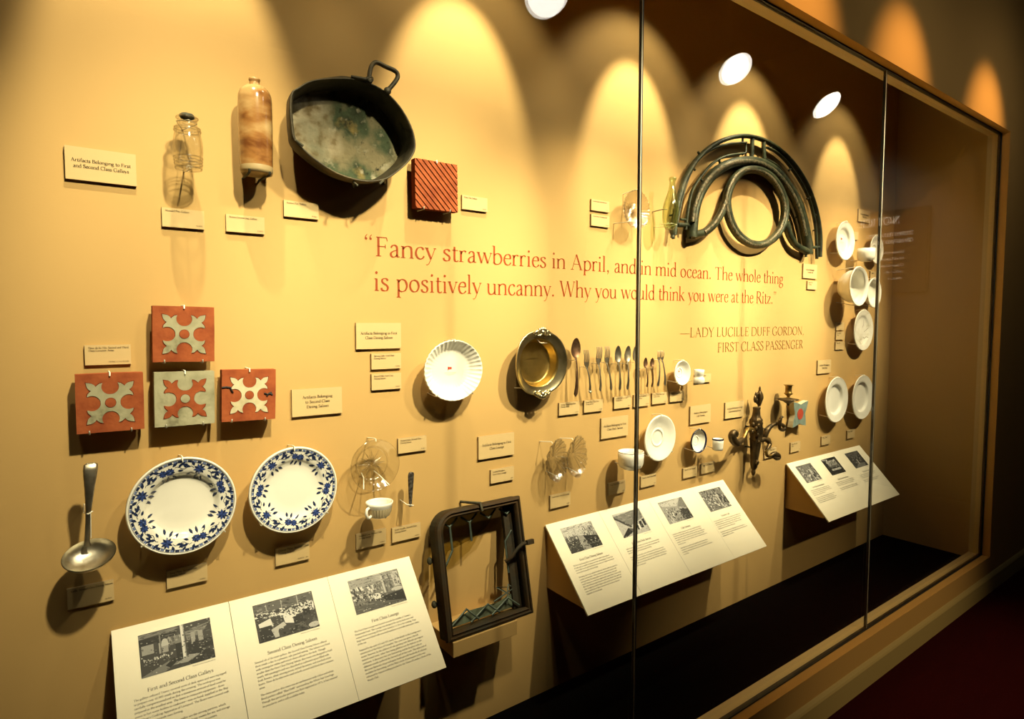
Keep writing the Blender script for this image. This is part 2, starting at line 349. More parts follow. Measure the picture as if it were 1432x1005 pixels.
# ------------------------------------------------------------------ pen-stroke serif lettering
# c = curve, l = straight, t = thin straight, s = serif (x, y, width), d = dot; hundredths of the em
GL = {
'a': (40, 'c 8,33 13,40 20,42 27,38 29,30 29,8 32,2 38,3|c 29,25 17,21 8,14 8,5 15,0 23,3 29,9'),
'b': (47, 'l 9,71 9,3|s 5,70,8|c 9,33 17,40 25,42 36,36 41,21 36,6 24,0 14,1 9,5'),
'c': (39, 'c 34,34 30,40 22,42 11,36 6,21 11,6 22,0 31,4 36,11'),
'd': (47, 'l 37,71 37,0|s 33,70,8|s 40,1,8|c 37,33 31,40 22,42 11,36 6,21 10,6 20,0 30,3 37,10'),
'e': (39, 't 8,25 34,25|c 34,25 33,36 28,41 21,42 11,36 6,21 11,5 22,0 31,4 36,10'),
'f': (28, 'c 33,66 28,71 20,70 14,62 13,50 13,2|t 4,41 26,41|s 13,1,18'),
'g': (42, 'c 20,42 10,38 8,28 12,19 20,16 30,19 33,28 30,38 20,42|c 13,17 7,10 14,5 28,3 37,-4 36,-14 24,-21 11,-20 4,-12 8,-4 15,3|t 30,39 41,41'),
'h': (49, 'l 9,71 9,2|s 5,70,8|s 9,1,17|c 9,31 17,39 26,42 36,39 39,29 39,2|s 39,1,17'),
'i': (24, 'l 12,41 12,2|s 8,40,8|s 12,1,17|d 12,61,5'),
'j': (24, 'c 13,41 13,-8 9,-18 1,-20|s 9,40,8|d 13,61,5'),
'k': (48, 'l 9,71 9,2|s 5,70,8|s 9,1,17|t 36,40 10,20|l 18,26 39,2|s 36,41,15|s 42,1,14'),
'l': (24, 'l 12,71 12,2|s 8,70,8|s 12,1,17'),
'm': (76, 'l 10,41 10,2|s 6,40,8|s 10,1,17|c 10,31 17,39 25,42 35,39 38,29 38,2|s 38,1,17|c 38,31 45,39 53,42 63,39 66,29 66,2|s 66,1,17'),
'n': (50, 'l 10,41 10,2|s 6,40,8|s 10,1,17|c 10,31 18,39 27,42 37,39 40,29 40,2|s 40,1,17'),
'o': (46, 'c 23,42 11,36 6,21 11,6 23,0 35,6 40,21 35,36 23,42'),
'p': (48, 'l 10,41 10,-19|s 6,40,8|s 10,-20,17|c 10,32 18,40 26,42 37,36 42,21 37,6 26,0 16,1 10,5'),
'q': (47, 'l 37,42 37,-19|s 37,-20,17|c 37,33 31,40 22,42 11,36 6,21 10,6 20,0 30,3 37,10'),
'r': (34, 'l 10,41 10,2|s 6,40,8|s 11,1,19|c 10,30 16,39 24,42 31,38'),
's': (35, 'c 29,35 25,41 17,42 9,38 9,30 17,24 26,18 29,10 25,2 16,0 8,3 5,10'),
't': (29, 'c 13,54 13,10 16,2 22,0 28,4|t 4,41 27,41'),
'u': (49, 'c 9,41 9,12 13,3 21,0 30,3 38,11|l 38,41 38,1|s 5,40,8|s 34,40,8|s 42,1,9'),
'v': (42, 'l 7,41 22,1|t 22,1 37,41|s 7,41,15|s 37,41,12'),
'w': (66, 'l 7,41 21,1|t 21,1 33,41|l 33,41 47,1|t 47,1 61,41|s 7,41,15|s 33,41,13|s 61,41,12'),
'x': (44, 'l 7,41 37,1|t 37,41 7,1|s 7,41,14|s 37,41,12|s 7,1,12|s 37,1,15'),
'y': (42, 'l 7,41 23,2|t 38,41 23,2 15,-15 9,-20 4,-18|s 7,41,15|s 38,41,12'),
'z': (40, 't 6,40 34,40|l 34,40 6,2|t 6,2 35,2|t 6,40 5,33|t 35,2 37,9'),
'A': (66, 't 31,66 9,2|l 31,66 56,2|t 17,24 46,24|s 9,1,17|s 56,1,18'),
'B': (54, 'l 13,65 13,2|t 6,65 26,65|c 26,65 40,60 42,50 37,39 26,36|t 13,36 27,36|c 27,36 42,32 47,19 41,5 27,1|t 6,1 27,1'),
'C': (62, 'c 54,52 52,62 40,67 27,65 12,55 6,33 12,12 27,0 41,0 53,6 57,15|t 54,52 54,66'),
'D': (68, 'l 13,65 13,2|t 6,65 30,65|c 30,65 49,60 61,46 61,22 50,6 30,1|t 6,1 30,1'),
'E': (50, 'l 13,65 13,2|t 6,65 41,65|t 13,34 36,34|t 6,1 42,1|t 41,65 43,54|t 42,1 46,13|t 36,40 36,28'),
'F': (48, 'l 13,65 13,2|t 6,65 41,65|t 13,34 36,34|s 13,1,20|t 41,65 43,53|t 36,41 36,28'),
'G': (68, 'c 56,52 53,62 41,67 27,65 12,55 6,33 12,12 27,0 42,0 56,6|l 56,27 56,5|s 55,27,18|t 56,52 56,66'),
'H': (70, 'l 13,65 13,2|l 57,65 57,2|t 13,34 57,34|s 13,65,18|s 13,1,18|s 57,65,18|s 57,1,18'),
'I': (28, 'l 14,65 14,2|s 14,65,18|s 14,1,18'),
'J': (30, 'c 16,65 16,6 12,-8 2,-14|s 16,65,18'),
'K': (62, 'l 13,65 13,2|t 48,65 14,34|l 24,42 54,2|s 13,65,18|s 13,1,18|s 48,65,16|s 56,1,14'),
'L': (50, 'l 13,65 13,2|s 13,65,18|t 6,1 43,1|t 43,1 47,15'),
'M': (80, 't 15,65 12,2|l 15,65 39,6|t 39,6 63,65|l 63,65 66,2|s 12,65,10|s 12,1,17|s 66,65,12|s 66,1,18'),
'N': (70, 't 14,65 14,2|l 12,65 57,2|t 57,65 57,2|s 10,65,10|s 14,1,17|s 57,65,17'),
'O': (70, 'c 35,67 16,60 6,34 15,8 35,0 55,8 64,34 54,60 35,67'),
'P': (52, 'l 13,65 13,2|t 6,65 27,65|c 27,65 42,60 46,48 40,34 27,30 18,31|s 13,1,20'),
'Q': (70, 'c 35,67 16,60 6,34 15,8 35,0 55,8 64,34 54,60 35,67|l 34,2 62,-14'),
'R': (58, 'l 13,65 13,2|t 6,65 27,65|c 27,65 40,61 44,50 38,38 26,34|t 13,34 26,34|l 26,34 53,2|s 13,1,18|s 54,1,10'),
'S': (46, 'c 37,54 34,63 24,67 12,62 9,51 17,41 31,32 40,22 38,8 25,0 13,3 7,13|t 37,52 38,65|t 7,1 6,15'),
'T': (60, 'l 30,65 30,2|t 6,64 54,64|s 30,1,19|t 6,65 4,54|t 54,65 56,54'),
'U': (68, 'c 13,65 13,20 19,6 34,0 48,6 54,20 54,65|s 13,65,18|s 54,65,15'),
'V': (64, 'l 9,65 32,1|t 32,1 54,65|s 9,65,18|s 54,65,14'),
'W': (90, 'l 8,65 27,1|t 27,1 45,65|l 45,65 64,1|t 64,1 82,65|s 8,65,17|s 45,65,12|s 82,65,14'),
'X': (62, 'l 10,65 52,2|t 51,65 9,2|s 10,65,17|s 51,65,14|s 9,1,14|s 52,1,17'),
'Y': (60, 'l 8,65 30,32|t 52,65 30,32|l 30,32 30,2|s 8,65,16|s 52,65,14|s 30,1,18'),
'Z': (56, 't 7,64 50,64|l 50,64 7,2|t 7,1 51,1|t 7,64 6,53|t 51,1 53,13'),
'0': (46, 'c 23,62 11,54 7,31 11,8 23,0 35,8 39,31 35,54 23,62'),
'1': (46, 'l 24,62 24,2|t 24,62 14,55|s 24,1,20'),
'2': (46, 'c 9,48 13,58 22,62 33,56 34,44 26,28 7,2|l 7,3 38,3'),
'3': (46, 'c 10,52 20,62 31,57 32,44 20,34|c 20,34 36,28 37,12 26,0 13,0 6,6'),
'4': (46, 'l 30,62 30,0|t 30,62 5,20|t 5,19 41,19'),
'5': (46, 't 14,60 36,60|t 14,60 12,36|c 12,36 28,37 37,24 32,6 18,0 7,4'),
'6': (46, 'c 36,62 18,48 8,24 12,6 24,0 36,8 37,24 27,36 14,32 9,20'),
'7': (46, 'l 7,60 39,60|t 39,60 18,0'),
'8': (46, 'c 23,62 12,56 12,44 23,34 35,24 36,9 23,0 10,9 11,24 23,34 33,44 34,56 23,62'),
'9': (46, 'c 10,0 28,14 38,38 34,56 22,62 10,54 9,38 19,26 32,30 37,42'),
'.': (22, 'd 11,4,5'), ',': (22, 'd 11,4,5|t 14,4 12,-5 7,-11'), ':': (22, 'd 11,4,5|d 11,34,5'), ';': (22, 'd 11,34,5|d 11,4,5|t 14,4 8,-10'),
"'": (20, 'd 9,67,4|t 12,67 10,58 6,54'), '-': (30, 't 5,22 25,22'), '_': (90, 't 0,24 90,24'),
'<': (40, 'd 12,57,4.5|t 9,58 11,66 16,71|d 27,57,4.5|t 24,58 26,66 31,71'),
'>': (40, 'd 12,67,4.5|t 15,67 13,58 8,53|d 27,67,4.5|t 30,67 28,58 23,53'),
'&': (66, 'c 58,38 48,14 30,0 12,3 8,18 20,32 34,46 36,58 27,66 19,58 22,44 40,18 60,2'),
'$': (58, 'c 37,54 34,63 24,67 12,62 9,51 17,41 31,32 40,22 38,8 25,0 13,3 7,13'),
' ': (24, ''),
}
GL['\u00e9'] = (39, GL['e'][1] + '|t 20,50 29,62')
_cache = {}
def glyph(ch, n, thick, thin):
    key = (ch, n, thick, thin)
    if key in _cache: return _cache[key]
    adv, spec = GL.get(ch, GL['.']); quads = []
    for st in filter(None, spec.split('|')):
        k, rest = st[0], st[2:]
        if k in 'sd':
            x, y, w = map(float, rest.split(','))
            if k == 's': quads.append([(x - w / 2, y - thin / 2), (x + w / 2, y - thin / 2), (x + w / 2 * .8, y + thin / 2), (x - w / 2 * .8, y + thin / 2)])
            else:
                m = 8 if n > 2 else 4
                w = w * (.55 + .45 * thick / 8)
                quads.append([(x + w * math.cos(2 * PI * (i + .5) / m), y + w * math.sin(2 * PI * (i + .5) / m)) for i in range(m)])
            continue
        pts = [tuple(map(float, p.split(','))) for p in rest.split()]
        if k == 'c' and n > 1: pts = [(p.x, p.y) for p in catmull([(x, y, 0) for x, y in pts], n)]
        L_, R_ = [], []
        for i in range(len(pts)):
            a = pts[max(i - 1, 0)]; b_ = pts[min(i + 1, len(pts) - 1)]
            dx, dy = b_[0] - a[0], b_[1] - a[1]; d = math.hypot(dx, dy) or 1
            w = thin if k == 't' else thin + (thick - thin) * abs(math.sin(math.atan2(dy, dx) - .2)) ** 1.2
            if k == 'l': w = thick
            nx, ny = -dy / d * w / 2, dx / d * w / 2
            L_.append((pts[i][0] + nx, pts[i][1] + ny)); R_.append((pts[i][0] - nx, pts[i][1] - ny))
        for i in range(len(pts) - 1): quads.append([R_[i], R_[i + 1], L_[i + 1], L_[i]])
    _cache[key] = (adv, quads)
    return _cache[key]

def text_width(s, track=0): return sum(GL.get(c, GL['.'])[0] + track for c in s)
def text(mb, s, x, y, em, fn, mat=0, n=1, thick=8, thin=3.2, fit=None, align='l', track=0, h=.0006):
    """one line of lettering; baseline at (x, y); em = size; fit = force this width; fn(u, v, h) places it"""
    k = em / 100.; w = text_width(s, track) * k; kx = k
    if fit: kx = k * fit / w; w = fit
    if align == 'c': x -= w / 2
    elif align == 'r': x -= w
    for ch in s:
        adv, quads = glyph(ch, n, thick, thin)
        for q in quads:
            mb.add([fn(x + px * kx, y + py * k, h) for px, py in q], [tuple(range(len(q)))], mat, False)
        x += (adv + track) * kx
    return w

def wrap(s, em, width):
    out = []; cur = ''
    for w in s.split():
        t = (cur + ' ' + w).strip()
        if text_width(t) * em / 100 > width and cur: out.append(cur); cur = w
        else: cur = t
    return out + [cur]

# ------------------------------------------------------------------ the setting
H = CAM_H
Y_OUT, Y_GL, Y_IN = -.575, -.530, -.472
Z_SILL, Z_TOP = H - 1.348, H + 1.054
X_R, X_L, X_E = 4.233, -1.70, 4.250
Z_DECK, Z_CEIL = H - 1.386, H + 1.62
RX0, RX1, RY0, RZ1 = -3.4, 6.20, -6.0, 4.4

def sbox(name, m, *b, bevel=0):
    mb = MB(); box(mb, *b); return structure(mb.build(name, m, bevel=bevel))
sbox('floor', m_carpet, RX0, RX1, RY0, Y_OUT, -.06, .012)
sbox('ceiling', m_room, RX0, RX1, RY0, Y_OUT, RZ1, RZ1 + .1)
sbox('wall_rear', m_room, RX0, RX1, RY0 - .1, RY0, -.06, RZ1 + .1)
sbox('wall_left', m_room, RX0 - .1, RX0, RY0 - .1, Y_IN, -.06, RZ1 + .1)
sbox('wall_right', m_room, RX1, RX1 + .1, RY0 - .1, Y_IN, -.06, RZ1 + .1)
def front(name, x0, x1, z0, z1):
    mb = MB(); box(mb, x0, x1, Y_OUT, Y_GL, z0, z1, 0); box(mb, x0, x1, Y_GL, Y_IN, z0, z1, 1)
    structure(mb.build(name, [m_out, m_trim]))
front('wall_front_header', RX0, RX1, Z_TOP, RZ1)
front('wall_front_sill', RX0, RX1, -.06, Z_SILL)
front('wall_front_right', X_R, RX1, Z_SILL, Z_TOP)
front('wall_front_left', RX0, X_L, Z_SILL, Z_TOP)
sbox('wall_case_back', m_wall, X_L - .1, X_E + .05, 0, .08, Z_DECK - .05, Z_CEIL)
sbox('wall_case_right', m_wall, X_E, X_E + .05, Y_IN, 0, Z_DECK - .05, Z_CEIL)
sbox('wall_case_left', m_wall, X_L - .1, X_L - .05, Y_IN, 0, Z_DECK - .05, Z_CEIL)
sbox('floor_case', m_black, X_L - .05, X_E, Y_IN, 0, Z_DECK - .05, Z_DECK)
sbox('ceiling_case', m_dark, X_L - .1, X_E + .05, Y_IN, .08, Z_CEIL, Z_CEIL + .03)
mb = MB()                                                    # baseboard with a sloped cap
prof = [(Y_OUT, .012), (Y_OUT - .016, .012), (Y_OUT - .016, .098), (Y_OUT - .012, .106), (Y_OUT - .005, .114), (Y_OUT, .116)]
rings(mb, [[(x, y, z) for y, z in prof] for x in (RX0, RX1)], 0, True, True, True, False)
structure(mb.build('baseboard_front', m_base))
# black gasket in the reveal and the frameless panes
g = .0055
for i, (a, b_, c, d) in enumerate(((X_L, X_R, Z_SILL, Z_SILL + g), (X_L, X_R, Z_TOP - g, Z_TOP), (X_R - g, X_R, Z_SILL + g, Z_TOP - g), (X_L, X_L + g, Z_SILL + g, Z_TOP - g))):
    sbox('trim_%d' % (i + 1), m_gasket, a, b_, Y_GL - .009, Y_GL + .009, c, d)
SEAMS = (-.197, 1.2950, 2.7860)
xs = (X_L + g,) + SEAMS + (X_R - g,)
for i in range(4):
    a = xs[i] + (.002 if i else 0); b_ = xs[i + 1] - (.002 if i < 3 else 0)
    sbox('window_%d' % (i + 1), m_pane, a, b_, Y_GL - .005, Y_GL + .005, Z_SILL + g, Z_TOP - g)
m_edge = mat('polished glass edge', (.42, .40, .30), .15, spec=.6)
for i, x in enumerate(SEAMS):
    mb = MB(); box(mb, x - .0019, x + .0019, Y_GL - .0065, Y_GL + .0065, Z_SILL + g, Z_TOP - g, 0)
    box(mb, x - .0048, x - .0019, Y_GL - .0066, Y_GL - .0052, Z_SILL + g, Z_TOP - g, 1)
    box(mb, x + .0019, x + .0034, Y_GL + .0052, Y_GL + .0066, Z_SILL + g, Z_TOP - g, 0)
    structure(mb.build('trim_%d' % (i + 5), [m_gasket, m_edge]))

# ------------------------------------------------------------------ lettering on the wall
def wallfn(u, v, h): return (u, -h, v)
def line_on_wall(mb, s, p0, p1, pcap, mat=0, thick=7.6, thin=2.6):
    a, b_, c = W(*p0), W(*p1), W(*pcap)
    em = (c.z - W(p0[0], p0[1]).z) / .65
    w = text_width(s); k = em / 100
    text(mb, s, a.x, (a.z + b_.z) / 2, em, wallfn, mat, 4, thick, thin, fit=b_.x - a.x, h=.0008)
q = thing('wall_quotation', 'large red brown serif quotation lettered on the tan wall', 'lettering', W(800, 390), None)
for s, p0, p1, pc in (('<Fancy strawberries in April, and in mid ocean. The whole thing', (507, 357.5), (1095, 396.5), (507, 330.5)),
                      ('is positively uncanny. Why you would think you were at the Ritz.>', (522, 406.5), (1086, 424.5), (522, 379.5))):
    mb = MB(); line_on_wall(mb, s, p0, p1, pc)
    o = mb.build('text_line', m_red); o.location = -q.location; o.parent = q
q = thing('wall_attribution', 'brown capital lettering naming the speaker below the wall quotation', 'lettering', W(1050, 478), None)
for s, p0, p1, pc in (('_LADY LUCILLE DUFF GORDON,', (951, 471.3), (1124, 468.2), (951, 457.8)),
                      ('FIRST CLASS PASSENGER', (1003, 491.3), (1122.5, 487.8), (1003, 478.2))):
    mb = MB(); line_on_wall(mb, s, p0, p1, pc, thick=7.2, thin=2.8)
    o = mb.build('text_line', m_umber); o.location = -q.location; o.parent = q

# ------------------------------------------------------------------ foam-board labels on the wall
def plaque(name, label, cat, group, TL, BR, lines, num=None, frac=.6, bold=False):
    T = .008
    a, b_ = W(*TL, T), W(*BR, T)
    w, h = b_.x - a.x, a.z - b_.z
    mb = MB()
    mb.add([(0, -T, -h), (w, -T, -h), (w, -T, 0), (0, -T, 0)], [(0, 1, 2, 3)], 0, False)
    mb.add([(x, y, z) for y in (0, -T) for x, z in ((0, -h), (w, -h), (w, 0), (0, 0))],
           [(0, 1, 5, 4), (1, 2, 6, 5), (2, 3, 7, 6), (3, 0, 4, 7), (3, 2, 1, 0)], 1, False)
    fn = lambda u, v, hh: (u, -T - hh, v)
    longest = max(text_width(l) for l in lines)
    em = frac * w / longest * 100
    if bold:
        em = min(em, h * .30)
        z = -h / 2 + (len(lines) - 1) * em * .58 - em * .22
        for l in lines: text(mb, l, w / 2, z, em, fn, 2, 2, 10, 4.5, align='c'); z -= em * 1.16
    else:
        em = min(em, h * .24)
        z = -h * .10 - em * .62
        for l in lines: text(mb, l, w * .08, z, em, fn, 2, 1, 10, 5); z -= em * 1.05
        if num: text(mb, num, w * .95, -h * .88, em * .72, fn, 2, 1, 10, 5, align='r')
    o = mb.build(name, [m_card, m_cardedge, m_ink], None, (a.x, 0, a.z))
    return tag(o, label, cat, group)

def sect(TL, BR, lines, label, frac=.80): plaque('section_sign', label, 'sign', 'section heading signs', TL, BR, lines, None, frac, True)
def lab(TL, BR, lines, label, num, frac=.6): plaque('object_label', label, 'label', 'small object labels', TL, BR, lines, num, frac)

sect((89.6, 202.3), (191.3, 260.5), ['Artifacts Belonging to First', 'and Second Class Galleys'], 'large cream heading sign about the galleys, left of the clear glass jar', .84)
sect((407.9, 545.2), (478.6, 577), ['Artifacts Belonging', 'to Second Class', 'Dining Saloon'], 'heading sign about second class dining, right of the cracked red tile', .60)
sect((497.8, 451.4), (561, 486.6), ['Artifacts Belonging to First', 'Class Dining Saloon'], 'heading sign about first class dining, upper left of the scalloped white dish', .82)
sect((841, 585.3), (878.2, 608.1), ['Artifacts Belonging to First', 'Class Deck Service'], 'heading sign about deck service, left of the large white saucer', .84)
sect((965.6, 568.4), (993.6, 589.2), ['Artifacts Belonging to', 'Caf\u00e9 Parisien'], 'heading sign above the small navy rimmed saucer', .66)
sect((1014.5, 563.3), (1040, 581.6), ['Artifacts Belonging to First', 'Class Smoking Room'], 'heading sign left of the dark bronze wall sconce', .84)
sect((669.2, 611), (719, 635), ['Artifacts Belonging to First', 'Class Lounge'], 'heading sign about the lounge, left of the two shell dishes', .82)
sect((1143.9, 504), (1161.8, 521), ['Artifacts Belonging to', 'Third Class'], 'heading sign over the pair of plain white plates', .76)
sect((1123.7, 368.3), (1142.2, 390), ['Artifacts Belonging to', 'Veranda Caf\u00e9'], 'upper sign under the right foot of the green bronze arch', .66)
sect((1201, 291.7), (1216.6, 312.4), ['Artifacts Belonging to', 'First Class'], 'heading sign at the top of the right hand china, above the cup', .72)

D1, D2 = 'First Class', 'Dining Saloon'
lab((226, 289.4), (286, 321), ['Mustard Pot, Galleys'], 'label under the clear glass jar', '93/0021', .56)
lab((315.9, 298.9), (370.3, 327.6), ['Brown Ceramic Jug, Galleys'], 'label under the tall brown stoneware jug', '93/0072', .72)
lab((396.8, 279.3), (445.8, 307), ['Kitchen Pan, Galleys'], 'label under the lower left of the corroded pan', '94/0016', .56)
lab((646.2, 272.2), (681.6, 296.5), ['Floor Tile, Galleys'], 'label right of the ribbed red tile', '94/0103', .50)
lab((827, 278), (852, 297.2), ['Candy Dish, Veranda Caf\u00e9'], 'upper of the two labels left of the ribbed glass dish', '87/0131', .76)
lab((827, 299), (852, 318.3), ['Soda Bottle, Veranda Caf\u00e9'], 'lower of the two labels left of the ribbed glass dish', '87/0162', .78)
lab((1129.6, 392.5), (1142.2, 405), ['Bench End,', 'Veranda'], 'lower label under the right foot of the green bronze arch', None, .6)
lab((1186, 322), (1200.2, 335.6), ['Plate, First', 'Class'], 'label half hidden by the right edge of the topmost white plate', None, .6)
lab((1217.5, 379), (1231, 394), ['Basin'], 'label tucked behind the deep white bowl', None, .5)
lab((1169.9, 450.4), (1180.3, 461.5), ['Saucer, Class'], 'topmost of three stacked labels left of the stained plate', None, .7)
lab((1169.5, 463.7), (1180.3, 474.6), ['Deep Bowl,', 'Class'], 'middle of three stacked labels left of the stained plate', None, .7)
lab((1168.9, 477.7), (1180.3, 488.2), ['Plate, First'], 'bottom of three stacked labels left of the stained plate', None, .7)
lab((1149.3, 610.5), (1161, 619.8), ['Plate, Third'], 'label below the left one of the paired plain plates', None, .7)
lab((1185.1, 602), (1195.2, 611.1), ['Plate, Third'], 'label below the right one of the paired plain plates', None, .7)
lab((1105.9, 619.4), (1119, 629.6), ['Floor Tile, First', 'Class'], 'label below the blue green star tile', '94', .6)
lab((1069.5, 628.4), (1085.6, 637.5), ['Sconce, First Class'], 'label behind the lower arm of the bronze sconce', None, .8)
lab((117.8, 482.7), (183.6, 508.6), ['Fleur de lis Tile, Second and Third', 'Class Common Areas'], 'label above the leftmost red inlaid tile', '93/0062, 2, 3, 6, 94/0103', .87)
lab((519.4, 494.6), (561, 514.6), ['Serving Dish, First Class', D2], 'upper small label left of the scalloped white dish', '94/0102', .68)
lab((519.6, 523.1), (561.2, 542.8), ['Round Dish, First Class', D2], 'lower small label left of the scalloped white dish', '94/0129', .64)
lab((782, 563.7), (810.2, 577.8), ['Serving Spoon, First Class', D2], 'label under the brown serving spoon beside the brass dish', '87/0131', .74)
lab((817, 560.3), (843, 573.9), ['Dinner Forks, First Class', D2], 'label under the three large forks', '94/0018', .70)
lab((859, 555.2), (882.5, 568.9), ['Soup Spoons, First Class', D2], 'label under the three large spoons', '94/0112', .68)
lab((886.6, 552.3), (907.9, 566.6), ['Teaspoons, First Class', D2], 'label behind the glass joint under the teaspoons', '93/0148', .7)
lab((912.2, 550.1), (932.9, 562.9), ['Oyster Forks, First Class', D2], 'label under the two small forks', '94/0021', .72)
lab((937, 548.1), (956.8, 559.8), ['Saucer, First Class'], 'label under the little white saucer beside the cutlery', '87/0', .8)
lab((972, 524), (994.2, 533.5), ['Egg Cup, First Class'], 'label half hidden behind the white egg cup', '94', .85)
lab((851.3, 676), (874.4, 687.3), ['Cup, First Class Deck'], 'label in the shadow under the wide white cup', '93/01', .8)
lab((896.5, 666.3), (917.6, 676.9), ['Saucer, First Class Deck'], 'label in the shadow under the large white saucer', '94/0', .9)
lab((955.7, 655.3), (974.9, 664.6), ['Saucer, Caf\u00e9 Parisien'], 'label under the navy rimmed saucer', '94/0', .8)
lab((980.9, 648.9), (999, 658.4), ['Cup, Caf\u00e9 Parisien'], 'label under the navy rimmed cup', '94', .8)
lab((556.8, 613.6), (596.6, 628.9), ['Pressed Dish, Second Class', D2], 'label right of the round glass dish with a star base', '87/0063', .72)
lab((498.1, 747.4), (540, 759), ['Handled Cup, Second Class', D2], 'label under the small ribbed handled cup', '93/0059', .78)
lab((548.5, 738.9), (588.2, 749.5), ['Knife Handle, Second Class', D2], 'label under the mottled knife handle', '94/0012', .78)
lab((686.4, 657.5), (718.7, 670), ['Leaded Window,', 'First Class Lounge'], 'label above the leaded window frame, under the lounge heading', '94/0', .58)
lab((769.7, 693.2), (797.6, 705), ['Candy Dishes, First Class Lounge'], 'label under the pair of glass shell dishes', '94/0028', .86)
lab((93.3, 824.3), (159.9, 838.3), ['Ladle, Second Class Dining Saloon'], 'label in the shadow under the silver ladle', '93/0036', .90)
lab((232.8, 799.1), (290.4, 810.7), ['Soup Plate, Second Class', D2], 'label under the left blue and white plate', '94/0061', .66)
lab((385.2, 767.5), (433, 780.9), ['Dinner Plate, Second Class', D2], 'label under the right blue and white plate', '93/0131_94', .90)

# ------------------------------------------------------------------ sloped reading rails
DV = Vector((0, -.227, -.247)); LB = DV.length + .006; DV.normalize()
NB = Vector((0, DV.z, -DV.y)); NB = NB if NB.z > 0 else -NB
G = 'Artifacts'
def print_photo(name, label, parent, fn0, u, v, w, h, shapes, seed):
    """a black and white print: overlapping toned shapes in 0..1 coordinates, v downwards"""
    mb = MB(); rnd = random.Random(seed)
    fn = lambda a, b_, k: fn0(u + a * w, v + b_ * h, k)
    n = [0]
    def put(g, poly):
        poly = [(min(max(a, 0), 1), min(max(b_, 0), 1)) for a, b_ in poly]
        n[0] += 1
        mb.add([fn(a, b_, .0004 + n[0] * 2e-6) for a, b_ in poly], [tuple(range(len(poly)))], g, False)
    for s in shapes:
        k, gcol = s[0], s[1]
        if k == 'p': put(gcol, s[2])
        elif k == 'r': x0, y0, x1, y1 = s[2]; put(gcol, [(x0, y0), (x1, y0), (x1, y1), (x0, y1)])
        elif k == 'e': x, y, a, b_ = s[2]; put(gcol, [(x + a * math.cos(t * .628), y + b_ * math.sin(t * .628)) for t in range(10)])
        elif k == 'n':                       # speckle of small marks in a rectangle
            x0, y0, x1, y1 = s[2]
            for _ in range(s[3]):
                x, y = rnd.uniform(x0, x1), rnd.uniform(y0, y1); a, b_ = rnd.uniform(.3, 1) * s[4], rnd.uniform(.3, 1) * s[5]; t = rnd.uniform(-.5, .5)
                gg = rnd.choice(gcol)
                put(gg, [(x - a, y - b_ + t * b_), (x + a * .6, y - b_), (x + a, y + b_ * .7), (x - a * .5, y + b_)])
    for _ in range(170):                         # grain
        x, y = rnd.random(), rnd.random(); a, b_ = rnd.uniform(.006, .022), rnd.uniform(.006, .020)
        put(rnd.choice((0, 1, 1, 2, 2, 3, 3, 4, 5)), [(x - a, y - b_ * .3), (x, y - b_), (x + a, y + b_ * .2), (x - a * .2, y + b_)])
    o = mb.build(name, m_greys, parent)
    if label: o['label'] = label
    return o

